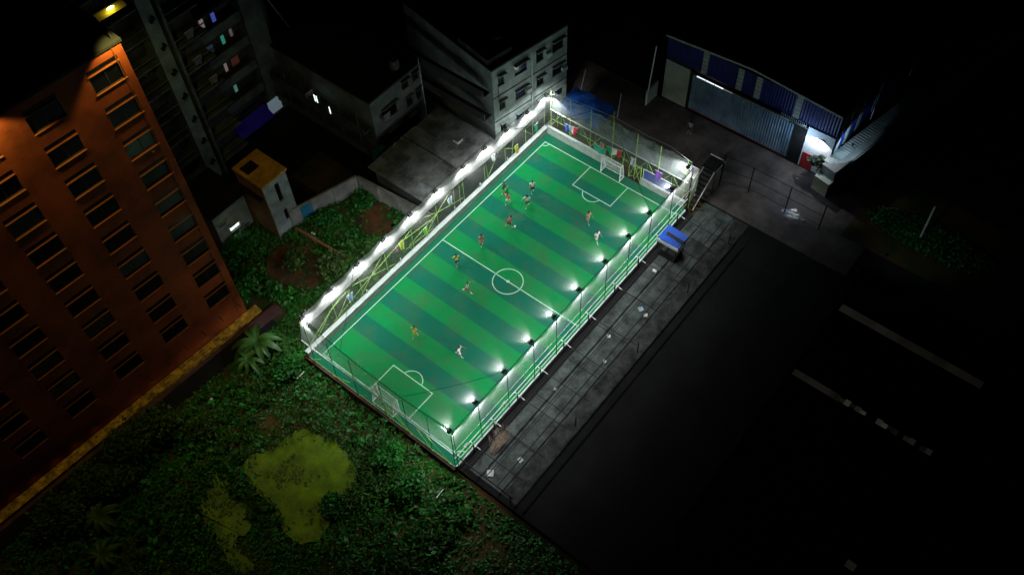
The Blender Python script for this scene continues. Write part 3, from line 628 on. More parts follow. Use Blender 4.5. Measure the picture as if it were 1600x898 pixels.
hl = bpy.data.lights.new('hut_fill_beam', 'SPOT'); hl.energy = 700; hl.spot_size = math.radians(24); hl.spot_blend = .8; hl.color = (1, .66, .16); hl.shadow_soft_size = .2  # added beam onto the outbuilding roof, without a lamp body
ho = bpy.data.objects.new('hut_fill_beam', hl); COL.objects.link(ho); ho.location = Fo_(-1.6, .3, 33.6); ho.rotation_euler = (Vector((-7.8, 22.0, 4))-ho.location).to_track_quat('-Z', 'Y').to_euler()
ld_ = bpy.data.lights.new('added_ledge_light', 'SPOT'); ld_.energy = 7; ld_.spot_size = math.radians(70); ld_.spot_blend = .8; ld_.color = (1, .72, .2); ld_.shadow_soft_size = .06  # added downlights; no source known for the light on the ledge
for k in range(14):
    a = .6+1.95*k
    q = thing('added_ledge_lamp', tuple(Fo_(a, .35, 1.6)), '%s added downlight from the right corner above the yellow ledge' % ['first', 'second', 'third', 'fourth', 'fifth', 'sixth', 'seventh', 'eighth', 'ninth', 'tenth', 'eleventh', 'twelfth', 'thirteenth', 'fourteenth'][k], 'lamp', 'added downlights above the yellow ledge')
    MB().box(a-.03, a+.03, .01, .68, 1.62, 1.68, Fo_).build('lamp_body', m_dsteel, q)
    lo = bpy.data.objects.new('added_ledge_light', ld_); COL.objects.link(lo); lo.location = Fo_(a, .62, 1.58)

# ------------------------------------------------------------------ buildings behind
def block(name, label, F, L, H, D, z0, mw, holes, lit={}, roofm=m_roofd, mull=1, cat='building', hood=True):
    t = thing(name, tuple(F(0, 0, z0)), label, cat)
    G = lambda a, b, z: F(a, b, z)
    wall_holes(MB(), G, 0, L, z0, H, holes, .22).build('facade', mw, t)
    MB().box(0, L, -D, -.22, z0, H, G).build('wall', mw, t)
    MB().box(-.15, L+.15, -D-.1, .15, H+.002, H+.25, G).build('roof', roofm, t)
    for i, h in enumerate(holes):
        w = window(t, G, h, m_frame, .18, lit.get(i), mull)
        if hood: MB().box(h[0]-.12, h[1]+.12, .004, .40, h[3]+.03, h[3]+.11, G).build('sunshade', mw, w)
    return t
# white four storey block
F4 = frame((12.6, 11.7, 0), math.radians(-10.4))
hs = []
for z in (.4, 3.4, 6.6):
    for a, w in ((.9, .8), (3.4, 1.6), (5.9, 1.0), (8.3, 1.5)): hs.append((a-w/2+.2, a+w/2+.2, z+.9, z+2.3))
m_navy = mat('navy_pane', (.015, .02, .06), .2, .3, 2)
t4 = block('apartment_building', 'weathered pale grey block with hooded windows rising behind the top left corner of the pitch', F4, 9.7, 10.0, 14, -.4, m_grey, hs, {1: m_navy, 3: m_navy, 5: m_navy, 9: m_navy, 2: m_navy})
MB().bar(F4(4.9, .12, -.3), F4(4.9, .12, 9.4), .06).build('drain_pipe', m_steel, t4)
MB().box(0, 9.7, .003, .06, 6.35, 6.45, F4).build('floor_band', m_grey2, t4); MB().box(0, 9.7, .003, .06, 3.2, 3.3, F4).build('floor_band', m_grey2, t4)
F4s = frame((12.55, 25, 0), math.radians(-90-10.4+10.4))
for z in (1.2, 4.2, 7.2):
    s = MB().box(2, 13, .02, 1.1, z-.1, z, F4s); bb = s.build('balcony', m_grey2, t4)
    MB().box(2, 13, 1.0, 1.1, z, z+.9, F4s).build('parapet', m_grey2, bb)
MB().box(0, 3, -5, -.5, 10.26, 10.9, F4).build('roof_parapet', m_grey2, t4)
for a, z in ((2.1, 1.6), (4.35, 4.9), (7.0, 2.0), (7.1, 7.9), (9.2, 4.8)):
    MB().box(a-.3, a+.3, .01, .38, z-.2, z+.25, F4).build('air_unit', m_steel, t4)
for a, z in ((.6, 8.0), (5.6, 1.2)): MB().bar(F4(a, .1, z), F4(a+.02, .1, z-2.4), .03).build('drain_pipe', m_dsteel, t4)
# B3: dark two winged house
F3 = frame((4.1, 20.0, 0), 0.0)
hs = [(1.6, 3.4, .9, 2.5), (1.3, 3.3, 4.0, 5.7), (4.7, 5.5, 3.4, 4.8), (6.1, 6.8, 3.4, 4.8), (4.7, 5.5, .9, 2.2), (5.9, 6.8, 5.9, 7.1), (4.4, 5.3, 5.9, 7.1)]
m_curt = mat('red_curtain_pane', (.25, .10, .10), .6, .5, 6)
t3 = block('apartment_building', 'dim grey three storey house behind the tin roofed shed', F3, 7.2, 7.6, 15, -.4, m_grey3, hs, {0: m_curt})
F3s = frame((4.08, 34.9, 0), math.radians(-90))
for k, z in enumerate((1.4, 4.2)):
    bb = MB().box(.5, 14.6, .01, 1.2, z-.12, z, F3s).build('balcony', m_grey2, t3)
    MB().box(.5, 14.6, 1.1, 1.2, z, z+.75, F3s).build('parapet', m_grey2, bb)
    for a in range(6): MB().bar(F3s(1+a*2.6, 1.15, z+.75), F3s(1+a*2.6, 1.15, z+2.6), .05).build('column', m_grey2, t3)
for a, z in ((8.0, 4.9), (8.3, 4.9), (10.0, 4.4)): MB().box(a, a+.14, 1.21, 1.23, z, z+.9, F3s).build('lit_slit', m_litbulb, t3)
for a in (2.0, 3.0): MB().box(a, a+.3, .02, .05, -.1, .3, F3).build('lit_window', emis('lit_small', (.8, 1, .9), 1.0), t3)
tag(MB().bar((10.6, 22.4-3.1, 1.5), (10.5, 19.3, 9.0), .04).build('flag_pole', m_steel), 'thin pale pole standing before the dim grey house', 'pole')
tag(MB().box(3.0, 4.4, 19.2, 19.9, -.4, 1.9).build('green_tarpaulin', mat('green_tarp', (.01, .16, .11), .7, .3, 2)), 'dark green tarpaulin screen at the corner of the dim grey house', 'tarpaulin')
# B2: balconies with lit windows
F2_ = frame((-3.3, 34.0, 0), 0.0)
t2 = thing('apartment_building', (-3.3, 34, 0), 'dark block with long balconies and a few coloured lit windows above a blue awning', 'building')
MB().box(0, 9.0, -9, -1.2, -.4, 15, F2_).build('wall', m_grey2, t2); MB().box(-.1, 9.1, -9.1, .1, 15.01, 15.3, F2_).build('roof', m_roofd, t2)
for k, z in enumerate((3.2, 6.2, 9.2, 12.2)):
    bb = MB().box(0, 5.3, -1.2, 0, z-.15, z, F2_).build('balcony', m_grey2, t2); MB().box(0, 5.3, -.1, .0, z, z+1.0, F2_).build('parapet', m_grey3, bb)
MB().box(5.3, 7.6, -1.19, .3, -.4, 14.5, F2_).build('pier', m_grey3, t2)
for a, z, w, c, s in ((1.5, 13.4, .45, (1, .8, .75), .25), (2.9, 13.3, .4, (.15, .2, 1), .5), (3.1, 10.5, .35, (.1, .8, .6), .35), (4.2, 10.7, .3, (.8, .6, .65), .12), (.7, 10.4, 1.3, (.2, .3, .5), .05), (2.4, 7.5, .3, (1, .75, .7), .2), (3.3, 7.5, .9, (.5, .15, .12), .05), (2.6, 4.6, .35, (.3, .8, .7), .25)):
    MB().box(a, a+w, -1.18, -1.1, z-.5, z+.45, F2_).build('lit_window', emis('lit_win', c, s*.5), t2)
tag(MB().add([F2_(.2, 0.02, 1.6), F2_(4.6, .02, 1.6), F2_(4.6, 1.4, .8), F2_(.2, 1.4, .8), F2_(.2, 0.02, 1.52), F2_(4.6, .02, 1.52), F2_(4.6, 1.4, .72), F2_(.2, 1.4, .72)], [(0, 1, 2, 3), (7, 6, 5, 4), (0, 3, 7, 4), (1, 5, 6, 2), (3, 2, 6, 7), (0, 4, 5, 1)]).build('awning', emis('lit_blue_awning', (.03, .012, .4), .022), None), 'deep blue glowing shop awning at the foot of the balcony block', 'awning')
MB().box(4.8, 6.4, .31, .5, .1, 1.7, F2_).build('shop_window', emis('shop_lit', (.55, .75, .9), .13), t2)
for a in (7.8, 8.9): MB().box(a-.3, a+.4, -1.19, -1.0, .2, 1.8, F2_).build('shop_window', emis('shop_dim', (.4, .42, .4), .12), t2)
tag(MB().bar((4.3, 34.6, 16.0), (7.5, 33.6, 6.0), .03).build('cable', m_steel), 'thin pale cable running down the face of the balcony block', 'cable')
# B1: tower with pale stair shaft
F1 = frame((-16, 32.0, 0), 0.0)
t1 = thing('apartment_building', (-8, 32, 0), 'dark high rise with a pale stair shaft and stacked balcony slabs behind the orange block', 'building')
MB().box(0, 13, -10, -1.6, -.4, 25, F1).build('wall', m_grey2, t1); MB().box(-.1, 13.1, -10.1, .1, 25.01, 25.3, F1).build('roof', m_roofd, t1)
MB().box(7.6, 8.9, -1.59, .3, -.4, 25, F1).build('stair_shaft', mat('pale_shaft', (.22, .30, .29), .85, col2=(.11, .15, .145), scale=.6), t1)
MB().box(9.2, 9.5, -1.59, .5, -.4, 25, F1).build('rib', m_grey3, t1)
for k in range(9):
    z = .6+2.9*k
    MB().box(9.5, 13, -1.59, .1, z, z+.16, F1).build('balcony_slab', m_grey3, t1); MB().box(9.5, 13, .0, .08, z+.9, z+.98, F1).build('railing', m_grey3, t1)
    MB().box(0, 7.6, -1.59, .1, z, z+.16, F1).build('balcony_slab', m_grey3, t1); MB().box(0, 7.6, .0, .08, z+.9, z+.98, F1).build('railing', m_grey3, t1)
    MB().box(8.1, 8.4, .31, .6, z+1.3, z+1.5, F1).box(8.35, 8.6, .31, .7, z+1.55, z+1.8, F1).build('air_unit', m_dsteel, t1)
# hut
Fh = frame((-9.1, 21.0, 0), 0.0)
th = block('hut', 'narrow tall outbuilding with ochre lit roof and pale blue front', Fh, 2.8, 6.7, 3.8, -.5, mat('pale_blue_wall', (.38, .45, .47), .85, col2=(.2, .25, .27), scale=1), [(1.25, 1.75, 3.6, 6.0), (1.3, 1.7, .9, 2.4)], mull=0, roofm=m_ochre, hood=False)
MB().box(0, 3.8, .003, .05, -.5, 6.6, frame((-9.1, 24.8, 0), math.radians(-90))).build('side_wall', m_brick, th)
MB().box(.2, 1.6, -3.2, -2.0, 6.96, 7.02, Fh).build('roof_hatch', m_roofd, th)
MB().box(-.5, 0, -3.6, -.3, 5.0, 5.08, Fh).build('side_ledge', m_roofd, th)
# low house
Fl = frame((-13.2, 24.6, 0), 0.0)
block('low_house', 'low grey house with one bright white window beside the weeds', Fl, 3.9, 3.6, 5, -.5, m_grey, [(1.3, 2.5, .3, 1.35), (.4, 1.2, 1.9, 2.5)], {0: m_litbulb}, mull=1)
# yard walls
def wall_run(name, label, pts, z0, h, m, th=.2, cap=None):
    t = thing(name, (*pts[0], z0), label, 'wall')
    for (p, q) in zip(pts, pts[1:]):
        P, Q = Vector((*p, 0)), Vector((*q, 0)); F = frame(P, math.atan2(Q.y-P.y, Q.x-P.x)); L = (Q-P).length
        MB().box(0, L, -th, 0, z0, z0+h, F).build('wall_body', m, t)
        for k in range(int(L/2.4)+1): MB().box(k*2.4, k*2.4+.22, .003, .09, z0, z0+h+.05, F).build('pilaster', m, t)
    return t
yw = wall_run('yard_wall', 'weathered concrete yard wall with pilasters around the red soil yard', [(-7.4, 21.0), (-.1, 19.0)], -.6, 2.3, m_conc)
MB().box(1.2, 2.6, .012, .05, -.3, 1.5, frame((-7.4, 21.0, 0), math.atan2(-2, 7.3))).build('blue_sheet_panel', mat('blue_panel', (.03, .22, .42), .6, .3, 2), yw)
wall_run('yard_wall', 'plain concrete yard wall below the edge of the tin roof', [(-.1, 18.9), (.7, 9.9)], -.6, 2.3, m_conc)
wall_run('low_soil_wall', 'low broken brown wall crossing the weeds towards the left fence', [(-7.6, 20.4), (-7.2, 13.6)], -.6, .5, m_brick, .25)
# tin roofed shed
t = thing('shed', (5.5, 13.5, -.45), 'wide shed with stained grey tin roof between the pitch and the dim grey house', 'shed')
MB().box(1.0, 10.6, 10.2, 17.3, -.45, 3.2).build('wall', m_grey2, t)
m_tinb = corrmat('tin_roof_stained', (.20, .21, .21), (.05, .05, .05), .25, 0, .7, .03)
for i in range(6):
    for j in range(3):
        h_ = 3.24+.012*((i+j) % 2)+j*.02; y0_ = 9.9+j*2.6+random.uniform(-.1, .02)
        MB().box(.5+i*1.72, .5+i*1.72+1.74, y0_, y0_+2.66, h_, h_+.04).build('roof_sheet', m_tin if random.random() < .55 else m_tinb, t)
MB().box(.4, 10.9, 9.78, 9.88, 3.10, 3.34).build('gutter', m_dsteel, t)
MB().path([(5.4, 9.9, 3.4), (5.6, 13.5, 3.42), (5.5, 17.6, 3.45)], .05).build('roof_pipe', m_dsteel, t)
tag(MB().box(8.0, 8.8, 12.6, 12.75, 3.4, 3.5).box(8.0, 8.15, 12.75, 13.3, 3.4, 3.5).build('bent_sheet', m_paper), 'small pale bent sheet lying on the tin roof', 'metal sheet')
# passage strip behind the left fence
sheet('passage', [(-.3, 9.2), (19.1, 9.2), (19.1, 9.75), (-.3, 9.75)], -.40, m_conc)

for k, (x, y, z, c, lab) in enumerate(((5.6, 19.55, 5.3, (.12, .14, .16), 'dim laundry hanging at the upper floor of the grey house'), (3.2, 28.0, 5.3, (.25, .2, .2), 'dim laundry hanging over the balcony of the grey house'), (-5.0, 31.7, 13.6, (.12, .12, .16), 'pale laundry on an upper balcony of the high rise'), (-4.2, 31.7, 10.7, (.16, .13, .13), 'pale laundry on a middle balcony of the high rise'), (-4.8, 31.7, 16.5, (.14, .16, .16), 'pale sheet drying on a high balcony of the high rise'))):
    cloth('laundry', (x, y, z), 1.0, .8, (1, 0, 0), [c], lab, 'laundry')
for x, y, z, lab in ((9.0, 21.2, 7.95, 'dark water tank on the roof edge of the dim grey house'), (15.5, 13.6, 10.3, 'dark water tank on the roof of the weathered white block')):
    q = thing('water_tank', (x, y, z), lab, 'tank'); MB().bar((x, y, z), (x, y, z+1.1), .55, 14).build('tank_body', m_grey2, q); MB().bar((x, y, z+1.1), (x, y, z+1.25), .3, 12, .2).build('lid', m_dsteel, q)
# ------------------------------------------------------------------ warehouse
XW = 28.7
Fw = frame((XW, 2.2, 0), math.radians(-90)); Fwo = lambda a, b, z: Fw(a, b, z)   # a = -y direction, b = -x (toward camera)
t = thing('warehouse', (XW, -7, 0), 'long blue clad warehouse with a wide grey shutter beyond the dark forecourt', 'building')
MB().box(0, 18.9, -50, -.3, -.2, 8.3, Fwo).build('wall', m_grey2, t)
MB().box(2.9, 3.1, -.28, 0.05, 0, 5.2, Fwo).build('door_frame', m_dsteel, t)
shu = MB().box(3.12, 14.78, -.28, -.12, 0, 4.5, Fwo).build('shutter', m_shut, t)
MB().box(3.12, 14.78, -.10, -.04, 0.0, .12, Fwo).build('bottom_rail', mat('dull_red', (.12, .012, .012)), shu)
MB().box(14.80, 16.08, -.28, .06, 0, 4.9, Fwo).build('pier', m_roofd, t)
MB().box(16.1, 18.9, -.28, .0, 0, 5.2, Fwo).build('white_wall', m_wht, t)
dr = MB().box(16.25, 17.5, .006, .07, .02, 1.95, Fwo).build('door', m_red, t); MB().bar(Fwo(17.3, .1, .9), Fwo(17.3, .1, 1.1), .02).build('handle', m_steel, dr)
MB().box(0, 18.9, -.28, .10, 5.6, 8.3, Fwo).build('cladding', m_blue, t)
MB().box(3.1, 16.0, -.1, .12, 4.95, 5.2, Fwo).build('shutter_hood', m_dsteel, t)
for k in range(10):
    MB().box(3.6+k*1.05, 3.6+k*1.05+.95, -.27, -.14, 4.56, 4.88, Fwo).build('lit_panel' if k < 4 else 'panel', m_litcool if k < 3 else (emis('lit_dim', (.8, .7, .7), .15) if k == 3 else m_trans), t)
for a in (4.1, 8.0, 10.0, 14.3):
    st = MB().box(a, a+.62, .103, .14, 5.62, 8.25, Fwo).build('translucent_strip', m_trans, t)
    j = MB()
    for z in (6.1, 6.6, 7.1, 7.6, 8.0): j.box(a, a+.62, .141, .15, z, z+.03, Fwo)
    j.build('strip_joint', m_dsteel, st)
MB().box(.0, 2.88, -.28, 0.0, 0, 5.1, Fwo).build('cream_wall', m_cream, t)
MB().box(-.1, 9.4, -50, .35, 8.32, 8.45, lambda a, b, z: Fwo(a, b, z+(a/9.4)*.7)).build('roof', m_roofd, t)
MB().box(9.4, 19.0, -50, .35, 9.02, 9.15, lambda a, b, z: Fwo(a, b, z-((a-9.4)/9.6)*.7)).build('roof', m_roofd, t)
MB().box(-.1, 9.4, .36, .46, 8.25, 8.47, lambda a, b, z: Fwo(a, b, z+(a/9.4)*.7)).build('fascia', m_trans, t)
MB().box(9.4, 19.0, .36, .46, 8.95, 9.17, lambda a, b, z: Fwo(a, b, z-((a-9.4)/9.6)*.7)).build('fascia', m_trans, t)
for k in range(14): MB().bar(Fwo(13.3+k*.2, .35, 5.2), Fwo(13.3+k*.2, .35, 5.75), .015).build('spike_rail', m_steel, t)
MB().bar(Fwo(13.2, .35, 5.2), Fwo(16.2, .35, 5.2), .02).build('spike_rail', m_steel, t)
Fsd = frame((28.75, -16.72, 0), math.radians(-2.0))
MB().box(0, 46, -.02, .10, 3.1, 8.2, Fsd).build('side_cladding', m_blueS, t)
for a in (.15, 1.9, 4.2, 7.5): MB().box(a, a+.7, .103, .14, 3.1, 8.1, Fsd).build('side_strip', m_trans, t)
MB().bar(Fsd(6.5, .6, 3.2), Fsd(6.3, .6, 8.0), .05).build('downpipe', m_wht, t); MB().bar(Fsd(14.5, .6, 3.2), Fsd(14.3, .6, 8.0), .05).build('downpipe', m_wht, t)
t = thing('warehouse_annex', (27, -16.9, 0), 'long lean-to with pale ribbed roof running along the side of the blue warehouse', 'building')
Fa = frame((27.6, -16.55, 0), math.radians(-11.0))
MB().box(0, 46, 0, 1.55, -.3, 2.7, Fa).build('wall', m_conc, t)
MB().box(.4, 46, -.2, 1.7, 2.72, 2.80, lambda a, b, z: Fa(a, b, z-b*.12)).build('roof', m_tinl, t)
MB().box(-.8, 0, .0, 1.7, -.3, 1.7, Fa).build('end_wall', m_cream, t)
t = thing('boundary_wall', (27, 2.5, 0), 'pale low wall and pole closing the forecourt left of the warehouse', 'wall')
MB().box(26.6, 28.6, 2.75, 2.95, -.05, 1.9).build('wall_body', m_cream, t); MB().bar((26.55, 2.8, 0), (26.55, 2.3, 8.2), .07).build('pole', m_wht, t)
# warehouse lamp on the white wall
q = thing('wall_lamp', (28.5, -15.3, 4.2), 'small dark wall lamp throwing light on the white wall over the red door', 'lamp')
MB().box(28.32, 28.45, -15.38, -15.22, 4.3, 4.45).build('lamp_body', m_dsteel, q); MB().bar((28.45, -15.3, 4.38), (28.69, -15.3, 4.38), .02).build('arm', m_dsteel, q)
l = bpy.data.lights.new('wall_lamp_light', 'SPOT'); l.energy = 240; l.color = (.92, .96, 1); l.shadow_soft_size = .06; l.spot_size = math.radians(150); l.spot_blend = .15
o = bpy.data.objects.new('wall_lamp_light', l); COL.objects.link(o); o.location = (28.2, -15.3, 4.3); o.rotation_euler = (Vector((28.9, -15.0, 1.5))-o.location).to_track_quat('-Z', 'Y').to_euler()
l = bpy.data.lights.new('shutter_glow', 'POINT'); l.energy = 150; l.color = (.45, .7, 1); l.shadow_soft_size = .1
o = bpy.data.objects.new('shutter_glow', l); COL.objects.link(o); o.location = (27.2, -13.9, 4.2)
l = bpy.data.lights.new('side_lamp_light', 'SPOT'); l.energy = 120; l.color = (.6, .85, 1); l.shadow_soft_size = .06; l.spot_size = math.radians(130)
o = bpy.data.objects.new('side_lamp_light', l); COL.objects.link(o); o.location = (29.6, -18.0, 4.6); o.rotation_euler = (Vector((30.5, -16.6, 3.2))-o.location).to_track_quat('-Z', 'Y').to_euler()
q = thing('wall_lamp', (29.6, -18.0, 4.6), 'small side lamp lighting the blue and white stripes at the warehouse corner', 'lamp')
MB().box(29.5, 29.7, -18.2, -18.05, 4.65, 4.8).build('lamp_body', m_dsteel, q); MB().bar((29.6, -18.1, 4.8), (29.6, -16.9, 4.9), .02).build('arm', m_dsteel, q)

# ------------------------------------------------------------------ forecourt fence, puddle, poles
t = thing('wire_fence', (22.6, -12, 0), 'dark post and wire fence crossing the forecourt before the warehouse', 'fence')
fp = [(21.6, -9.2, 4.4), (22.6, -11.9, 3.5), (22.6, -15.9, 3.5), (22.6, -19.5, 3.4)]
for x, y, h in fp: MB().bar((x, y, -.1), (x, y, h), .06).build('post', m_dsteel, t)
for f in (.98, .55, .15):
    MB().path([(x, y, h*f) for x, y, h in fp], .025).build('wire', m_dsteel, t)
ang = [i*2*PI/20 for i in range(20)]
struct('puddle', MB().add([(22.6+.8*math.cos(a)*(1+.3*math.sin(3*a)), -16.9+1.1*math.sin(a)*(1+.25*math.cos(4*a)), -.044) for a in ang], [tuple(range(20))]), m_water)
def pole(x, y, x2, y2, z0, z1, lab, m=m_steel, r=.05):
    tag(MB().bar((x, y, z0), (x2, y2, z1), r, 8, r*.7).build('pole', m, org=(x, y, z0)), lab, 'pole')
pole(27.3, -27.5, 27.3, -27.4, 0, 4.6, 'leaning pale concrete pole standing in the dark green verge', m_wcap, .12)
pole(23.4, 4.2, 23.5, 4.0, -.1, 3.3, 'thin pale pole behind the far fence right of the blue tarpaulin')
pole(23.5, 9.2, 23.9, 8.8, -.1, 3.6, 'thin pole at the corner of the white building')
# ------------------------------------------------------------------ spectator shelter with blue tarpaulin
t = thing('shelter', (20, 5.5, 0), 'blue tarpaulin roofed shelter behind the top corner of the pitch', 'shelter')
mb = MB(); n = 10; vs = []
for j in range(n+1):
    for i in range(n+1): vs.append((18.4+3.6*j/n, 8.6-5.2*i/n, 2.75+.12*math.sin(i*1.3)*math.cos(j*.9)+.02*random.random()))
mb.add(vs, [(j*(n+1)+i, j*(n+1)+i+1, (j+1)*(n+1)+i+1, (j+1)*(n+1)+i) for j in range(n) for i in range(n)]); mb.build('tarpaulin', m_tarp2, t)
for x in (18.6, 21.8):
    for y in (8.4, 3.6): MB().bar((x, y, -.1), (x, y, 2.72), .04).build('leg', m_lime, t)
tag(MB().box(17.7, 19.0, -7.2, 1.6, 3.0, 3.06).build('canopy_sheet', mat('grey_sheet', (.22, .27, .29), .6, .4, .8)), 'narrow grey canopy sheet behind the far goal fence', 'canopy')
# stairs at the right corner
t = thing('staircase', (20.5, -8.2, 0), 'steel staircase with pale stringers at the far right corner of the pitch', 'staircase')
MB().box(20.6, 22.3, -9.0, -7.5, 2.55, 2.63).build('landing', m_dsteel, t)
MB().bar((22.35, -9.05, 2.7), (22.35, -7.4, 2.7), .05).bar((22.35, -9.05, 2.7), (20.6, -9.05, 2.7), .04).build('landing_rail', m_wcap, t)
for y in (-7.7, -8.9): MB().bar((20.6, y, 2.6), (17.3, y, .1), .05).build('stringer', m_steel, t)
for k in range(9):
    f = (k+.5)/9; MB().box(20.6-3.3*f-.13, 20.6-3.3*f+.13, -8.85, -7.75, 2.6-2.5*f-.02, 2.6-2.5*f+.02).build('step', m_dsteel, t)
for x, y in ((20.7, -9.0), (22.3, -9.0), (22.3, -7.5), (20.7, -7.5)): MB().bar((x, y, -.1), (x, y, 2.55), .04).build('leg', m_dsteel, t)
MB().path([(20.6, -8.95, 3.5), (17.3, -8.95, 1.0)], .03).path([(22.3, -9.0, 2.6), (22.3, -9.0, 3.5), (20.6, -8.95, 3.5), (20.6, -8.95, 2.6)], .03).build('handrail', m_dsteel, t)
t = thing('cage_corner', (18, -8, 0), 'hazy net wrapped corner frame between the far right lamp and the steel staircase', 'frame')
for x, y in ((17.3, -8.4), (18.7, -8.2), (18.7, -6.9)): MB().bar((x, y, 0), (x, y, 4.2), .04).build('post', m_lime, t)
MB().path([(17.3, -8.4, 4.2), (18.7, -8.2, 4.2), (18.7, -6.9, 4.2), (17.4, -7.0, 4.2)], .03).path([(17.3, -8.4, 2.2), (18.7, -8.2, 3.9)], .03).path([(18.7, -8.2, .2), (18.7, -6.9, 3.9)], .03).build('rail', m_steel, t)
MB().quad((17.35, -8.4, .8), (18.7, -8.2, .8), (18.7, -8.2, 4.2), (17.35, -8.4, 4.2)).quad((18.7, -8.2, .8), (18.7, -6.9, .8), (18.7, -6.9, 4.2), (18.7, -8.2, 4.2)).quad((17.4, -8.35, 4.2), (18.7, -8.2, 4.2), (18.7, -6.9, 4.2), (17.4, -7.0, 4.2)).build('net', m_netw, t)
tg = MB()
for k in range(26):
    p = Vector((random.uniform(18.8, 20.6), random.uniform(-7.4, -6.2), random.uniform(.1, 1.6))); tg.bar(p, p+Vector((random.uniform(-.9, .9), random.uniform(-.9, .9), random.uniform(-.3, .7))), .025, 4)
tag(tg.build('scrap_pipes', m_dsteel), 'tangled heap of dark pipes beside the steel staircase', 'pipes')
# blue roofed shed on the right
t = thing('kiosk', (11.7, -10.1, 0), 'small open kiosk with bright blue ribbed roof beside the right fence', 'kiosk')
for x in (10.95, 12.45):
    for y in (-9.2, -10.95): MB().bar((x, y, -.05), (x, y, 2.38), .04).build('leg', m_dsteel, t)
MB().box(11.0, 12.4, -10.9, -9.3, -.05, .9).build('counter', m_dsteel, t)
MB().box(10.8, 12.6, -11.15, -9.0, 2.42, 2.48, lambda x, y, z: Vector((x, y, z+.1*(y+11)))).build('roof', m_tarp, t)
MB().box(11.5, 11.85, -11.16, -9.4, 2.50, 2.53, lambda x, y, z: Vector((x, y, z+.1*(y+11)))).build('dark_strip', m_dsteel, t)
MB().box(10.72, 10.79, -11.2, -8.95, 2.15, 2.5).build('fascia', m_steel, t)
# pipe frame over the slab
t = thing('pipe_frame', (0, -11, 0), 'dark pipe frame with long parallel rails over the grey concrete slab', 'frame')
for y, r in ((-9.6, .05), (-11.2, .04), (-12.4, .05), (-13.0, .04)): MB().bar((-16.6, y, 1.5), (16.5, y, 1.5), r).build('rail', m_dsteel, t)
for x in sx: MB().bar((x, -9.4, 1.5), (x, -13.7, 1.5), .04).build('cross_pipe', m_dsteel, t)
MB().bar((-16.6, -8.6, 1.5), (-16.6, -14, 1.5), .06).build('cross_pipe', m_dsteel, t)
for x in (-16.6, -8, 1, 9, 16): MB().bar((x, -13.7, -.1), (x, -13.7, 1.5), .05).build('leg', m_dsteel, t)
struct('drain_channel', MB().box(-16.9, 16.9, -9.30, -8.45, -.05, -.03), m_roofd)
# litter on the slab
def bush_branch(x, y, z, L, n, lab, name='dry_branches'):
    mb = MB()
    for i in range(n):
        a = random.uniform(-.5, .5)+math.radians(30); l = L*random.uniform(.3, 1); o = Vector((x+random.uniform(-.3, .3)*L, y+random.uniform(-.12, .12)*L, z+random.uniform(.02, .2)))
        mb.bar(o, o+Vector((l*math.cos(a), l*math.sin(a), random.uniform(0, .15))), .02, 4, .01)
    tag(mb.build(name, mat('dry_wood', (.30, .22, .17), .9, .4, 5)), lab, 'branches')
bush_branch(-13.6, -9.9, 0, 2.2, 90, 'heap of dry brown branches on the near end of the slab')
lt = [((-15.6, -10.8), .55, 'square of pale cardboard lying nearest the near corner on the slab'), ((-13.2, -12.0), .4, 'white crumpled sheet on the slab below the branch heap'), ((-6.3, -10.3), .25, 'small pale scrap on the slab under the pipe frame, near half'), ((.8, -10.8), .3, 'small pinkish scrap on the middle of the slab'), ((4.6, -12.1), .35, 'white scrap at the outer edge of the slab'), ((4.9, -11.4), .45, 'pale blue plastic bag on the slab before the kiosk'), ((-1.5, -12.0), .3, 'grey white scrap near the middle slab joint'), ((9.2, -10.0), .4, 'pale rag on the slab close to the kiosk')]
for (x, y), s, lab in lt:
    mb = MB(); a = random.random()*3; vs = []
    for j in range(4):
        for i in range(4):
            u, v = (i/3-.5)*s, (j/3-.5)*s; vs.append((x+u*math.cos(a)-v*math.sin(a), y+u*math.sin(a)+v*math.cos(a), .0+random.uniform(0, .07)))
    mb.add(vs, [(j*4+i, j*4+i+1, j*4+i+5, j*4+i+4) for j in range(3) for i in range(3)]); tag(mb.build('litter', mat('bag', (.35, .5, .6), .6) if 'blue' in lab else m_paper), lab, 'litter')
# tall dark sheds on the right with skylights
def bigroof(x0, x1, y0, y1, z, lab, strips):
    t = thing('industrial_shed', ((x0+x1)/2, (y0+y1)/2, -.3), lab, 'building')
    MB().box(x0+.2, x1-.2, y0+.2, y1-.2, -.3, z-.1).build('wall', m_roofd, t); MB().box(x0, x1, y0, y1, z-.08, z).build('roof', corrmat('black_roof', (.006, .006, .006), (.003, .003, .003), .4, 0), t)
    for (a, ya_, yb_, w, s, n) in strips:
        for k in range(n):
            if n > 20 and k > 8 and random.random() < .22: continue
            f0, f1 = k/n, (k+1)/n; yy0, yy1 = ya_+(yb_-ya_)*f0, ya_+(yb_-ya_)*f1-.06*math.copysign(1, yb_-ya_)*-1
            e = s*(.45+.55*random.random())*(1 if n < 3 else (1-.7*f0 if a > 5 else (.5 if k < 8 else random.choice((.15, .4, .9, 2.0)))))
            MB().box(a-w/2*(random.uniform(.5, 1) if n > 20 and k > 8 else 1), a+w/2*(random.uniform(.3, 1) if n > 20 and k > 8 else 1), min(yy0, yy1)+.03, max(yy0, yy1)-.03, z+.004, z+.03).build('skylight', emis('glowing_skylight', (.9, .85, .65), e), t)  # faint emission in place of lamp light caught by the sheets
bigroof(7.9, 16.9, -44, -25.6, 5.0, 'black roofed shed with one long pale skylight strip at the right', [(12.1, -25.9, -38.0, .75, .010, 12)])
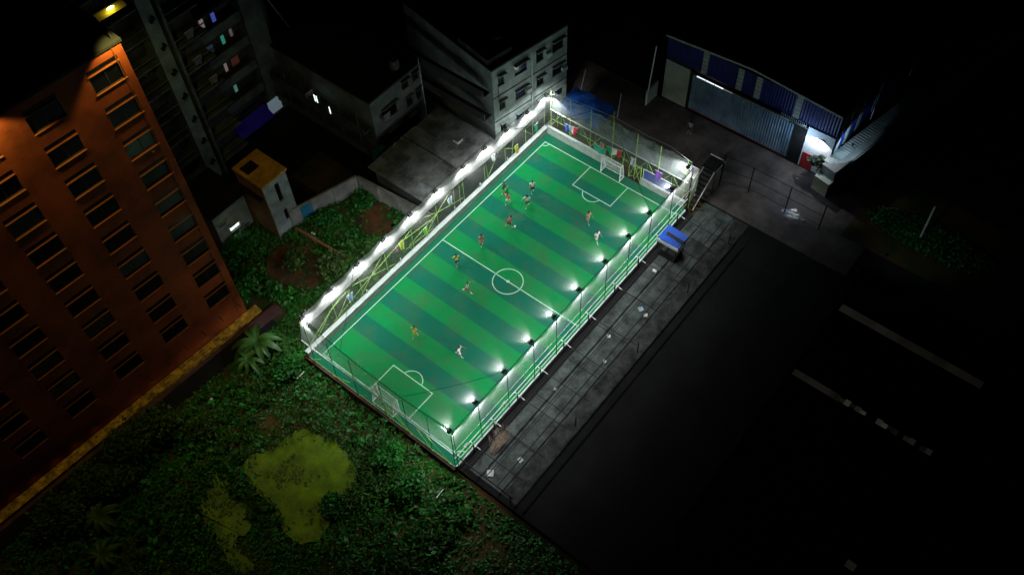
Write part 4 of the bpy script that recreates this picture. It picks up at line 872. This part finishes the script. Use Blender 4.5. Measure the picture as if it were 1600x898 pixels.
bigroof(-12, 7.6, -44, -25.6, 4.6, 'lower black roofed shed with a broken skylight strip and a single pale panel', [(4.6, -25.8, -37.4, .6, .013, 26), (-6.8, -36.3, -37.0, .6, .008, 1)])

# ------------------------------------------------------------------ vegetation
pond1 = [(-22.3, 4.5), (-21.6, 2.8), (-21.4, 0.7), (-21.7, -1.8), (-23.1, -2.7), (-25.2, -2.3), (-26.7, -3.4), (-28.0, -3.7), (-29.2, -2.7), (-29.0, -0.4), (-28.2, 1.2), (-28.4, 3.3), (-27.8, 5.1), (-27.0, 6.0), (-25.3, 5.2), (-24.0, 5.0)]
pond2 = [(-29.0, 7.4), (-29.0, 6.2), (-30.0, 4.4), (-30.0, 2.6), (-30.7, 1.3), (-31.9, 1.6), (-32.5, -0.1), (-33.0, -1.4), (-33.8, -0.5), (-33.3, 1.7), (-32.5, 4.1), (-32.4, 5.6), (-31.6, 6.5), (-30.2, 6.8)]
m_red_soil = mat('bare_red_soil', (.15, .048, .02), .95, col2=(.02, .03, .010), scale=.8, bump=.7, bscale=5)
def rough(p, n=3, amp=.35):
    for _ in range(n):
        q = []
        for a, b in zip(p, p[1:]+p[:1]): q += [a, ((a[0]+b[0])/2+random.uniform(-amp, amp), (a[1]+b[1])/2+random.uniform(-amp, amp))]
        p = q; amp *= .55
    return p
P1, P2 = rough(pond1), rough(pond2)
def polysheet(name, P, z, m):
    bm = bmesh.new(); vs = [bm.verts.new((x, y, z)) for x, y in P]; f = bm.faces.new(vs); bmesh.ops.triangulate(bm, faces=[f])
    me = bpy.data.meshes.new(name); bm.to_mesh(me); bm.free(); me.materials.append(m)
    o = bpy.data.objects.new(name, me); COL.objects.link(o); tag(o, kind='structure')
    return o
polysheet('pond', P1, -.46, m_pond); polysheet('pond', P2, -.46, m_pond)
for cx, cy, ax_, by_ in ((-1.9, 15.2, 1.9, 2.2), (-10.8, 17.2, 2.2, 3.2)):
    polysheet('bare_soil', rough([(cx+ax_*math.cos(a)*(1+.2*math.sin(3*a)), cy+by_*math.sin(a)) for a in [i*2*PI/12 for i in range(12)]], 2, .3), -.46, m_red_soil)
def inside(P, X, Y):
    c = np.zeros(X.shape, bool); n = len(P)
    for i in range(n):
        (x0, y0), (x1, y1) = P[i], P[(i+1) % n]
        k = ((y0 > Y) != (y1 > Y)) & (X < (x1-x0)*(Y-y0)/(y1-y0+1e-12)+x0); c ^= k
    return c
def noise2(X, Y, s, seed):
    r = np.random.default_rng(seed); o = np.zeros_like(X)
    for k in range(6):
        a = r.uniform(0, 2*PI); f = s*r.uniform(.5, 2.2); o += np.sin((X*math.cos(a)+Y*math.sin(a))*f+r.uniform(0, 6))
    return o/6
def leafmesh(name, C, size, m, parent=None, org=(0, 0, 0), tilt=1.0, elong=1.6):
    """C: (n,3) leaf centres, size: (n,) -> one mesh of folded leaf quads"""
    n = len(C); az = rng.uniform(0, 2*PI, n); el = rng.uniform(-.9, .9, n)*tilt; ro = rng.uniform(-.9, .9, n)*tilt
    d = np.stack([np.cos(az)*np.cos(el), np.sin(az)*np.cos(el), np.sin(el)], 1); s = np.stack([-np.sin(az), np.cos(az), np.zeros(n)], 1)
    u = np.cross(d, s); s = s*np.cos(ro)[:, None]+u*np.sin(ro)[:, None]
    a = size[:, None]; V = np.stack([C-d*a*elong/2, C+s*a*.42, C+d*a*elong/2-np.array([0, 0, .25])*a, C-s*a*.42], 1).reshape(-1, 3)-np.array(org)
    me = bpy.data.meshes.new(name); me.vertices.add(4*n); me.vertices.foreach_set('co', V.astype(np.float32).ravel())
    me.loops.add(4*n); me.loops.foreach_set('vertex_index', np.arange(4*n, dtype=np.int32)); me.polygons.add(n)
    me.polygons.foreach_set('loop_start', np.arange(0, 4*n, 4, dtype=np.int32)); me.update(calc_edges=True); me.validate()
    me.materials.append(m); o = bpy.data.objects.new(name, me); COL.objects.link(o)
    if parent: o.parent = parent
    else: o.location = org
    return o
# ground cover: weeds nobody could count
N = 150000
X = rng.uniform(-48, 1.2, N); Y = rng.uniform(-24, 26, N)
JX, JY = rng.normal(0, .55, (2, N)); ok = ~((X > -17.3) & (Y < 9.3)) & ~inside(P1, X+JX, Y+JY) & ~inside(P2, X+JX, Y+JY)
fx = -16.95-X; ok &= ~((fx > -2.3) & (Y > 16.99-.052*fx*-1-3.0-.0) & (Y > 13.7))
ok &= ~((X > -7.2) & (Y > 21.2-.27*(X+7.4))) & ~((X < -9.3) & (Y > 24.4)) & ~((X > -9.3) & (X < -6.1) & (Y > 20.8))
dens = .80+.9*noise2(X, Y, .35, 3)+.5*noise2(X, Y, 1.1, 4)
soil = (((X+1.9)/2.1)**2+((Y-15.2)/2.3)**2 < 1)|(((X+10.8)/2.3)**2+((Y-17.2)/3.4)**2 < 1)
dens = np.where(soil, dens-.62, dens)
ok &= rng.random(N) < np.clip(dens, .05, 1)
X, Y = X[ok], Y[ok]; hgt = .12+.42*np.clip(noise2(X, Y, .8, 5)+.45, 0, 1)
Z = -.6+rng.random(len(X))*hgt; sz = rng.uniform(.10, .26, len(X))
o = leafmesh('weeds', np.stack([X, Y, Z], 1), sz, m_leaf, tilt=.8); tag(o, kind='stuff'); o['label'] = 'low green weeds covering the waste ground'; o['category'] = 'weeds'
N = 9000; X = rng.uniform(25, 33, N); Y = rng.uniform(-37, -21.5, N); ok = (((X-27.6)/2.0)**2+((Y+28.5)/6.5)**2 < 1)
C_ = np.stack([X[ok], Y[ok], rng.uniform(-.05, .3, ok.sum())], 1)
o = leafmesh('verge_grass', C_, rng.uniform(.12, .3, len(C_)), m_leaf, tilt=.8); tag(o, kind='stuff'); o['label'] = 'dark green verge around the pale pole'; o['category'] = 'grass'
sheet('verge', [(23.2, -21.5), (33, -21.5), (33, -38), (23.2, -38)], -.04, m_soil)
N = 5200; X = rng.uniform(-34.5, -21, N); Y = rng.uniform(-4.5, 8, N)
ok = (inside(P1, X, Y)|inside(P2, X, Y)) & (noise2(X, Y, 1.3, 21)+.7*noise2(X, Y, 4, 22) > .38)
o = leafmesh('floating_weeds', np.stack([X[ok], Y[ok], np.full(ok.sum(), -.44)+rng.random(ok.sum())*.06], 1), rng.uniform(.06, .2, ok.sum()), m_leaf2, tilt=.15); tag(o, kind='stuff'); o['label'] = 'dark floating weeds on the algae covered ponds'; o['category'] = 'weeds'
# tall grass tufts and broad leaves among the weeds
for nm, N, sz0, sz1, el, mm, zt, seed, lab in (('grass_tufts', 26000, .09, .2, 4.2, leafmat('dry_grass', (.012, .06, .004), (.04, .15, .010)), .55, 11, 'thin yellowish grass tufts among the weeds'), ('broad_weeds', 9000, .28, .5, 1.3, leafmat('broad_leaf', (.003, .045, .004), (.018, .26, .016)), .7, 12, 'broad leaved weeds among the low growth')):
    X = rng.uniform(-44, 1.0, N); Y = rng.uniform(-12, 25, N); JX, JY = rng.normal(0, .25, (2, N))
    ok = ~((X > -17.3) & (Y < 9.3)) & ~inside(P1, X+JX, Y+JY) & ~inside(P2, X+JX, Y+JY) & ~((X < -15) & (Y > 13.5)) & ~((X > -7.2) & (Y > 21-.27*(X+7.4))) & ~((X < -9.3) & (Y > 24.4)) & ~((X > -9.3) & (X < -6.1) & (Y > 20.8)) & ~((X > -.2) & (Y > 9.5))
    ok &= noise2(X, Y, .6, seed)+.6*noise2(X, Y, 2.2, seed+3) > .12
    soil = (((X+1.9)/2.1)**2+((Y-15.2)/2.3)**2 < 1)|(((X+10.8)/2.3)**2+((Y-17.2)/3.4)**2 < 1); ok &= ~soil
    X, Y = X[ok], Y[ok]
    if seed == 11: # tufts: several blades from one root
        k = 5; X = np.repeat(X, k)+rng.normal(0, .09, len(X)*k); Y = np.repeat(Y, k)+rng.normal(0, .09, len(Y)*k)
    o = leafmesh(nm, np.stack([X, Y, -.5+rng.random(len(X))*zt], 1), rng.uniform(sz0, sz1, len(X)), mm, tilt=1.1, elong=el); tag(o, kind='stuff'); o['label'] = lab; o['category'] = 'weeds'
# floating leaves on ponds
def shrub(x, y, r, h, lab, m=None, n=1500, z0=-.6, grp='shrubs on the waste ground'):
    t = thing('shrub', (x, y, z0), lab, 'shrub', grp)
    mb = MB(); tips = []
    for k in range(9):
        a = random.uniform(0, 2*PI); e = random.uniform(.5, 1.3); l = h*random.uniform(.5, .95)
        tip = Vector((x+math.cos(a)*math.cos(e)*r*.8, y+math.sin(a)*math.cos(e)*r*.8, z0+l)); tips.append(tip); mb.bar((x, y, z0), tip, .035, 5, .01)
    mb.build('stem', m_bark, t)
    k = rng.integers(0, len(tips), n); T = np.array([tuple(v) for v in tips])[k]; C = T+rng.normal(0, 1, (n, 3))*np.array([r*.28, r*.28, h*.17]); C[:, 2] = np.maximum(C[:, 2], z0+.08)
    leafmesh('foliage', C, rng.uniform(.12, .30, n), m or m_leaf2, parent=t, org=(x, y, z0)); return t
shrub(-29.9, 13.6, 1.6, 2.3, 'large rounded shrub with broad leaves beside the yellow ledge, uppermost of the dark shrubs')
shrub(-32.4, 14.1, 2.0, 2.6, 'biggest rounded olive shrub beside the yellow ledge', n=2400)
shrub(-34.5, 12.6, 1.7, 1.9, 'wide olive shrub directly left of the narrow pond')
shrub(-36.8, 14.0, 1.7, 2.0, 'dark olive shrub between the yellow ledge and the spiky lower left plants')
shrub(-39.6, 13.6, 1.9, 1.9, 'dark olive shrub closest to the lower left corner of the picture')
shrub(-27.4, 11.0, 1.2, 1.1, 'low shrub above the narrow pond')
shrub(-19.6, -3.2, 1.2, 1.2, 'bright green bush below the near end fence', m_leaf)
shrub(-20.3, -6.6, 1.3, 1.3, 'dark green bush near the white stake at the near corner', m_leaf)
shrub(-19.0, 9.6, 1.1, 1.0, 'bright green bush left of the near fence corner', m_leaf)
shrub(-10.2, 17.4, 1.1, 1.0, 'yellow green bush beside the brown soil patch', m_leaf2)
shrub(-8.8, 14.0, 1.2, 1.3, 'yellow flecked bush below the broken brown wall', m_leaf2)
shrub(-5.0, 18.9, 1.1, .9, 'dark bush in front of the blue panel of the yard wall', m_leaf)
shrub(-1.0, 17.6, 1.0, .8, 'dark bush in the inner corner of the yard wall', m_leaf)
shrub(-12.2, 22.6, 1.5, .9, 'dark bush below the bright white window', m_leaf)
shrub(-16.0, 18.9, 1.3, 1.0, 'green bush against the right edge of the orange block', m_leaf)
shrub(-25.4, -2.9+.2, .9, .6, 'small dark bush growing into the lower right side of the wide pond', m_leaf)
shrub(28.2, -15.9, .7, 1.0, 'dark round bush on the wall at the warehouse corner', m_leafd, 500, 1.7, None)
def banana(x, y, L, n, lab, z0=-.6, m=None, h=1.3):
    t = thing('banana_plant', (x, y, z0), lab, 'plant', 'broad leaved plants on the waste ground')
    MB().bar((x, y, z0), (x, y, z0+h), .13, 8, .07).build('trunk', mat('banana_stem', (.12, .16, .05), .7), t)
    for k in range(n):
        a = 2*PI*k/n+random.uniform(-.3, .3); l = L*random.uniform(.75, 1.1); w = l*.13; mb = MB(); vs = []; ns = 9
        for i in range(ns+1):
            f = i/ns; r_ = .1+l*(f*.95); zz = z0+h+l*(.55*f-.85*f*f)*random.uniform(.97, 1.03); ww = w*math.sin(PI*min(1, .12+f*.88))**.6+.01
            c = Vector((x+math.cos(a)*r_, y+math.sin(a)*r_, zz)); s = Vector((-math.sin(a), math.cos(a), 0))*ww
            vs += [c-s+Vector((0, 0, .25*ww)), c, c+s+Vector((0, 0, .25*ww))]
        mb.add(vs, [(3*i+j, 3*i+j+1, 3*i+j+4, 3*i+j+3) for i in range(ns) for j in range(2)]); mb.build('leaf', m or m_banana, t)
banana(-18.9, 13.2, 2.3, 11, 'large banana plant with spreading pale green leaves below the corner of the orange block')
banana(-20.6, 12.4, 1.7, 8, 'smaller banana plant touching the large one on its lower left')
banana(-37.6, 11.4, 1.9, 10, 'spiky dark plant in the lower left, the upper of two', m=m_leaf2, h=.9)
banana(-39.4, 8.6, 1.7, 9, 'spiky dark plant in the lower left, the lower of two', m=m_leaf2, h=.8)
for (x, y), L, lab in (((-18.2, 8.2), 1.0, 'thin white stake leaning in the weeds by the near left fence corner'), ((-18.9, -8.6), 1.0, 'thin white stake lying in the weeds below the near right corner')):
    tag(MB().bar((x, y, -.3), (x-L*.9, y-.1, -.15), .045, 6).build('stake', m_wht), lab, 'stake')
# scraps in the weeds
sc = [(-19.6, 10.1, 'pair of white plastic scraps beside the banana plant'), (-13.5, 12.6, 'white plastic scrap on brown soil above the near fence corner'), (-15.0, 14.9, 'tiny pale scrap on the green slope by the orange block'), (-7.0, 18.6, 'pale bucket shaped scrap before the blue wall panel'), (-1.4, 18.4, 'grey white scrap in the corner of the yard'), (-24.9, 12.5, 'pale rubbish at the edge of the dark podium strip')]
for x, y, lab in sc:
    mb = MB()
    for k in range(3): p = Vector((x+random.uniform(-.25, .25), y+random.uniform(-.25, .25), -.25)); mb.ball(p, random.uniform(.06, .12), 7, 5, (1.4, 1, .6))
    tag(mb.build('scrap', m_paper), lab, 'litter')

q = thing('wall_lamp', (19.3, -26.5, 4.9), 'small added lamp on the edge of the black roof facing the dark green verge', 'lamp')  # lamp added to light the verge, where none is known
MB().box(19.1, 19.25, -26.6, -26.4, 5.2, 5.32).build('lamp_body', m_dsteel, q); MB().bar((16.9, -26.5, 4.95), (19.2, -26.5, 5.25), .02).build('arm', m_dsteel, q)
l = bpy.data.lights.new('added_verge_light', 'SPOT'); l.energy = 130; l.color = (.8, 1, .85); l.spot_size = math.radians(80); l.spot_blend = 1; l.shadow_soft_size = .1
o = bpy.data.objects.new('added_verge_light', l); COL.objects.link(o); o.location = (19.35, -26.5, 5.1); o.rotation_euler = (Vector((27, -28, 0))-o.location).to_track_quat('-Z', 'Y').to_euler()
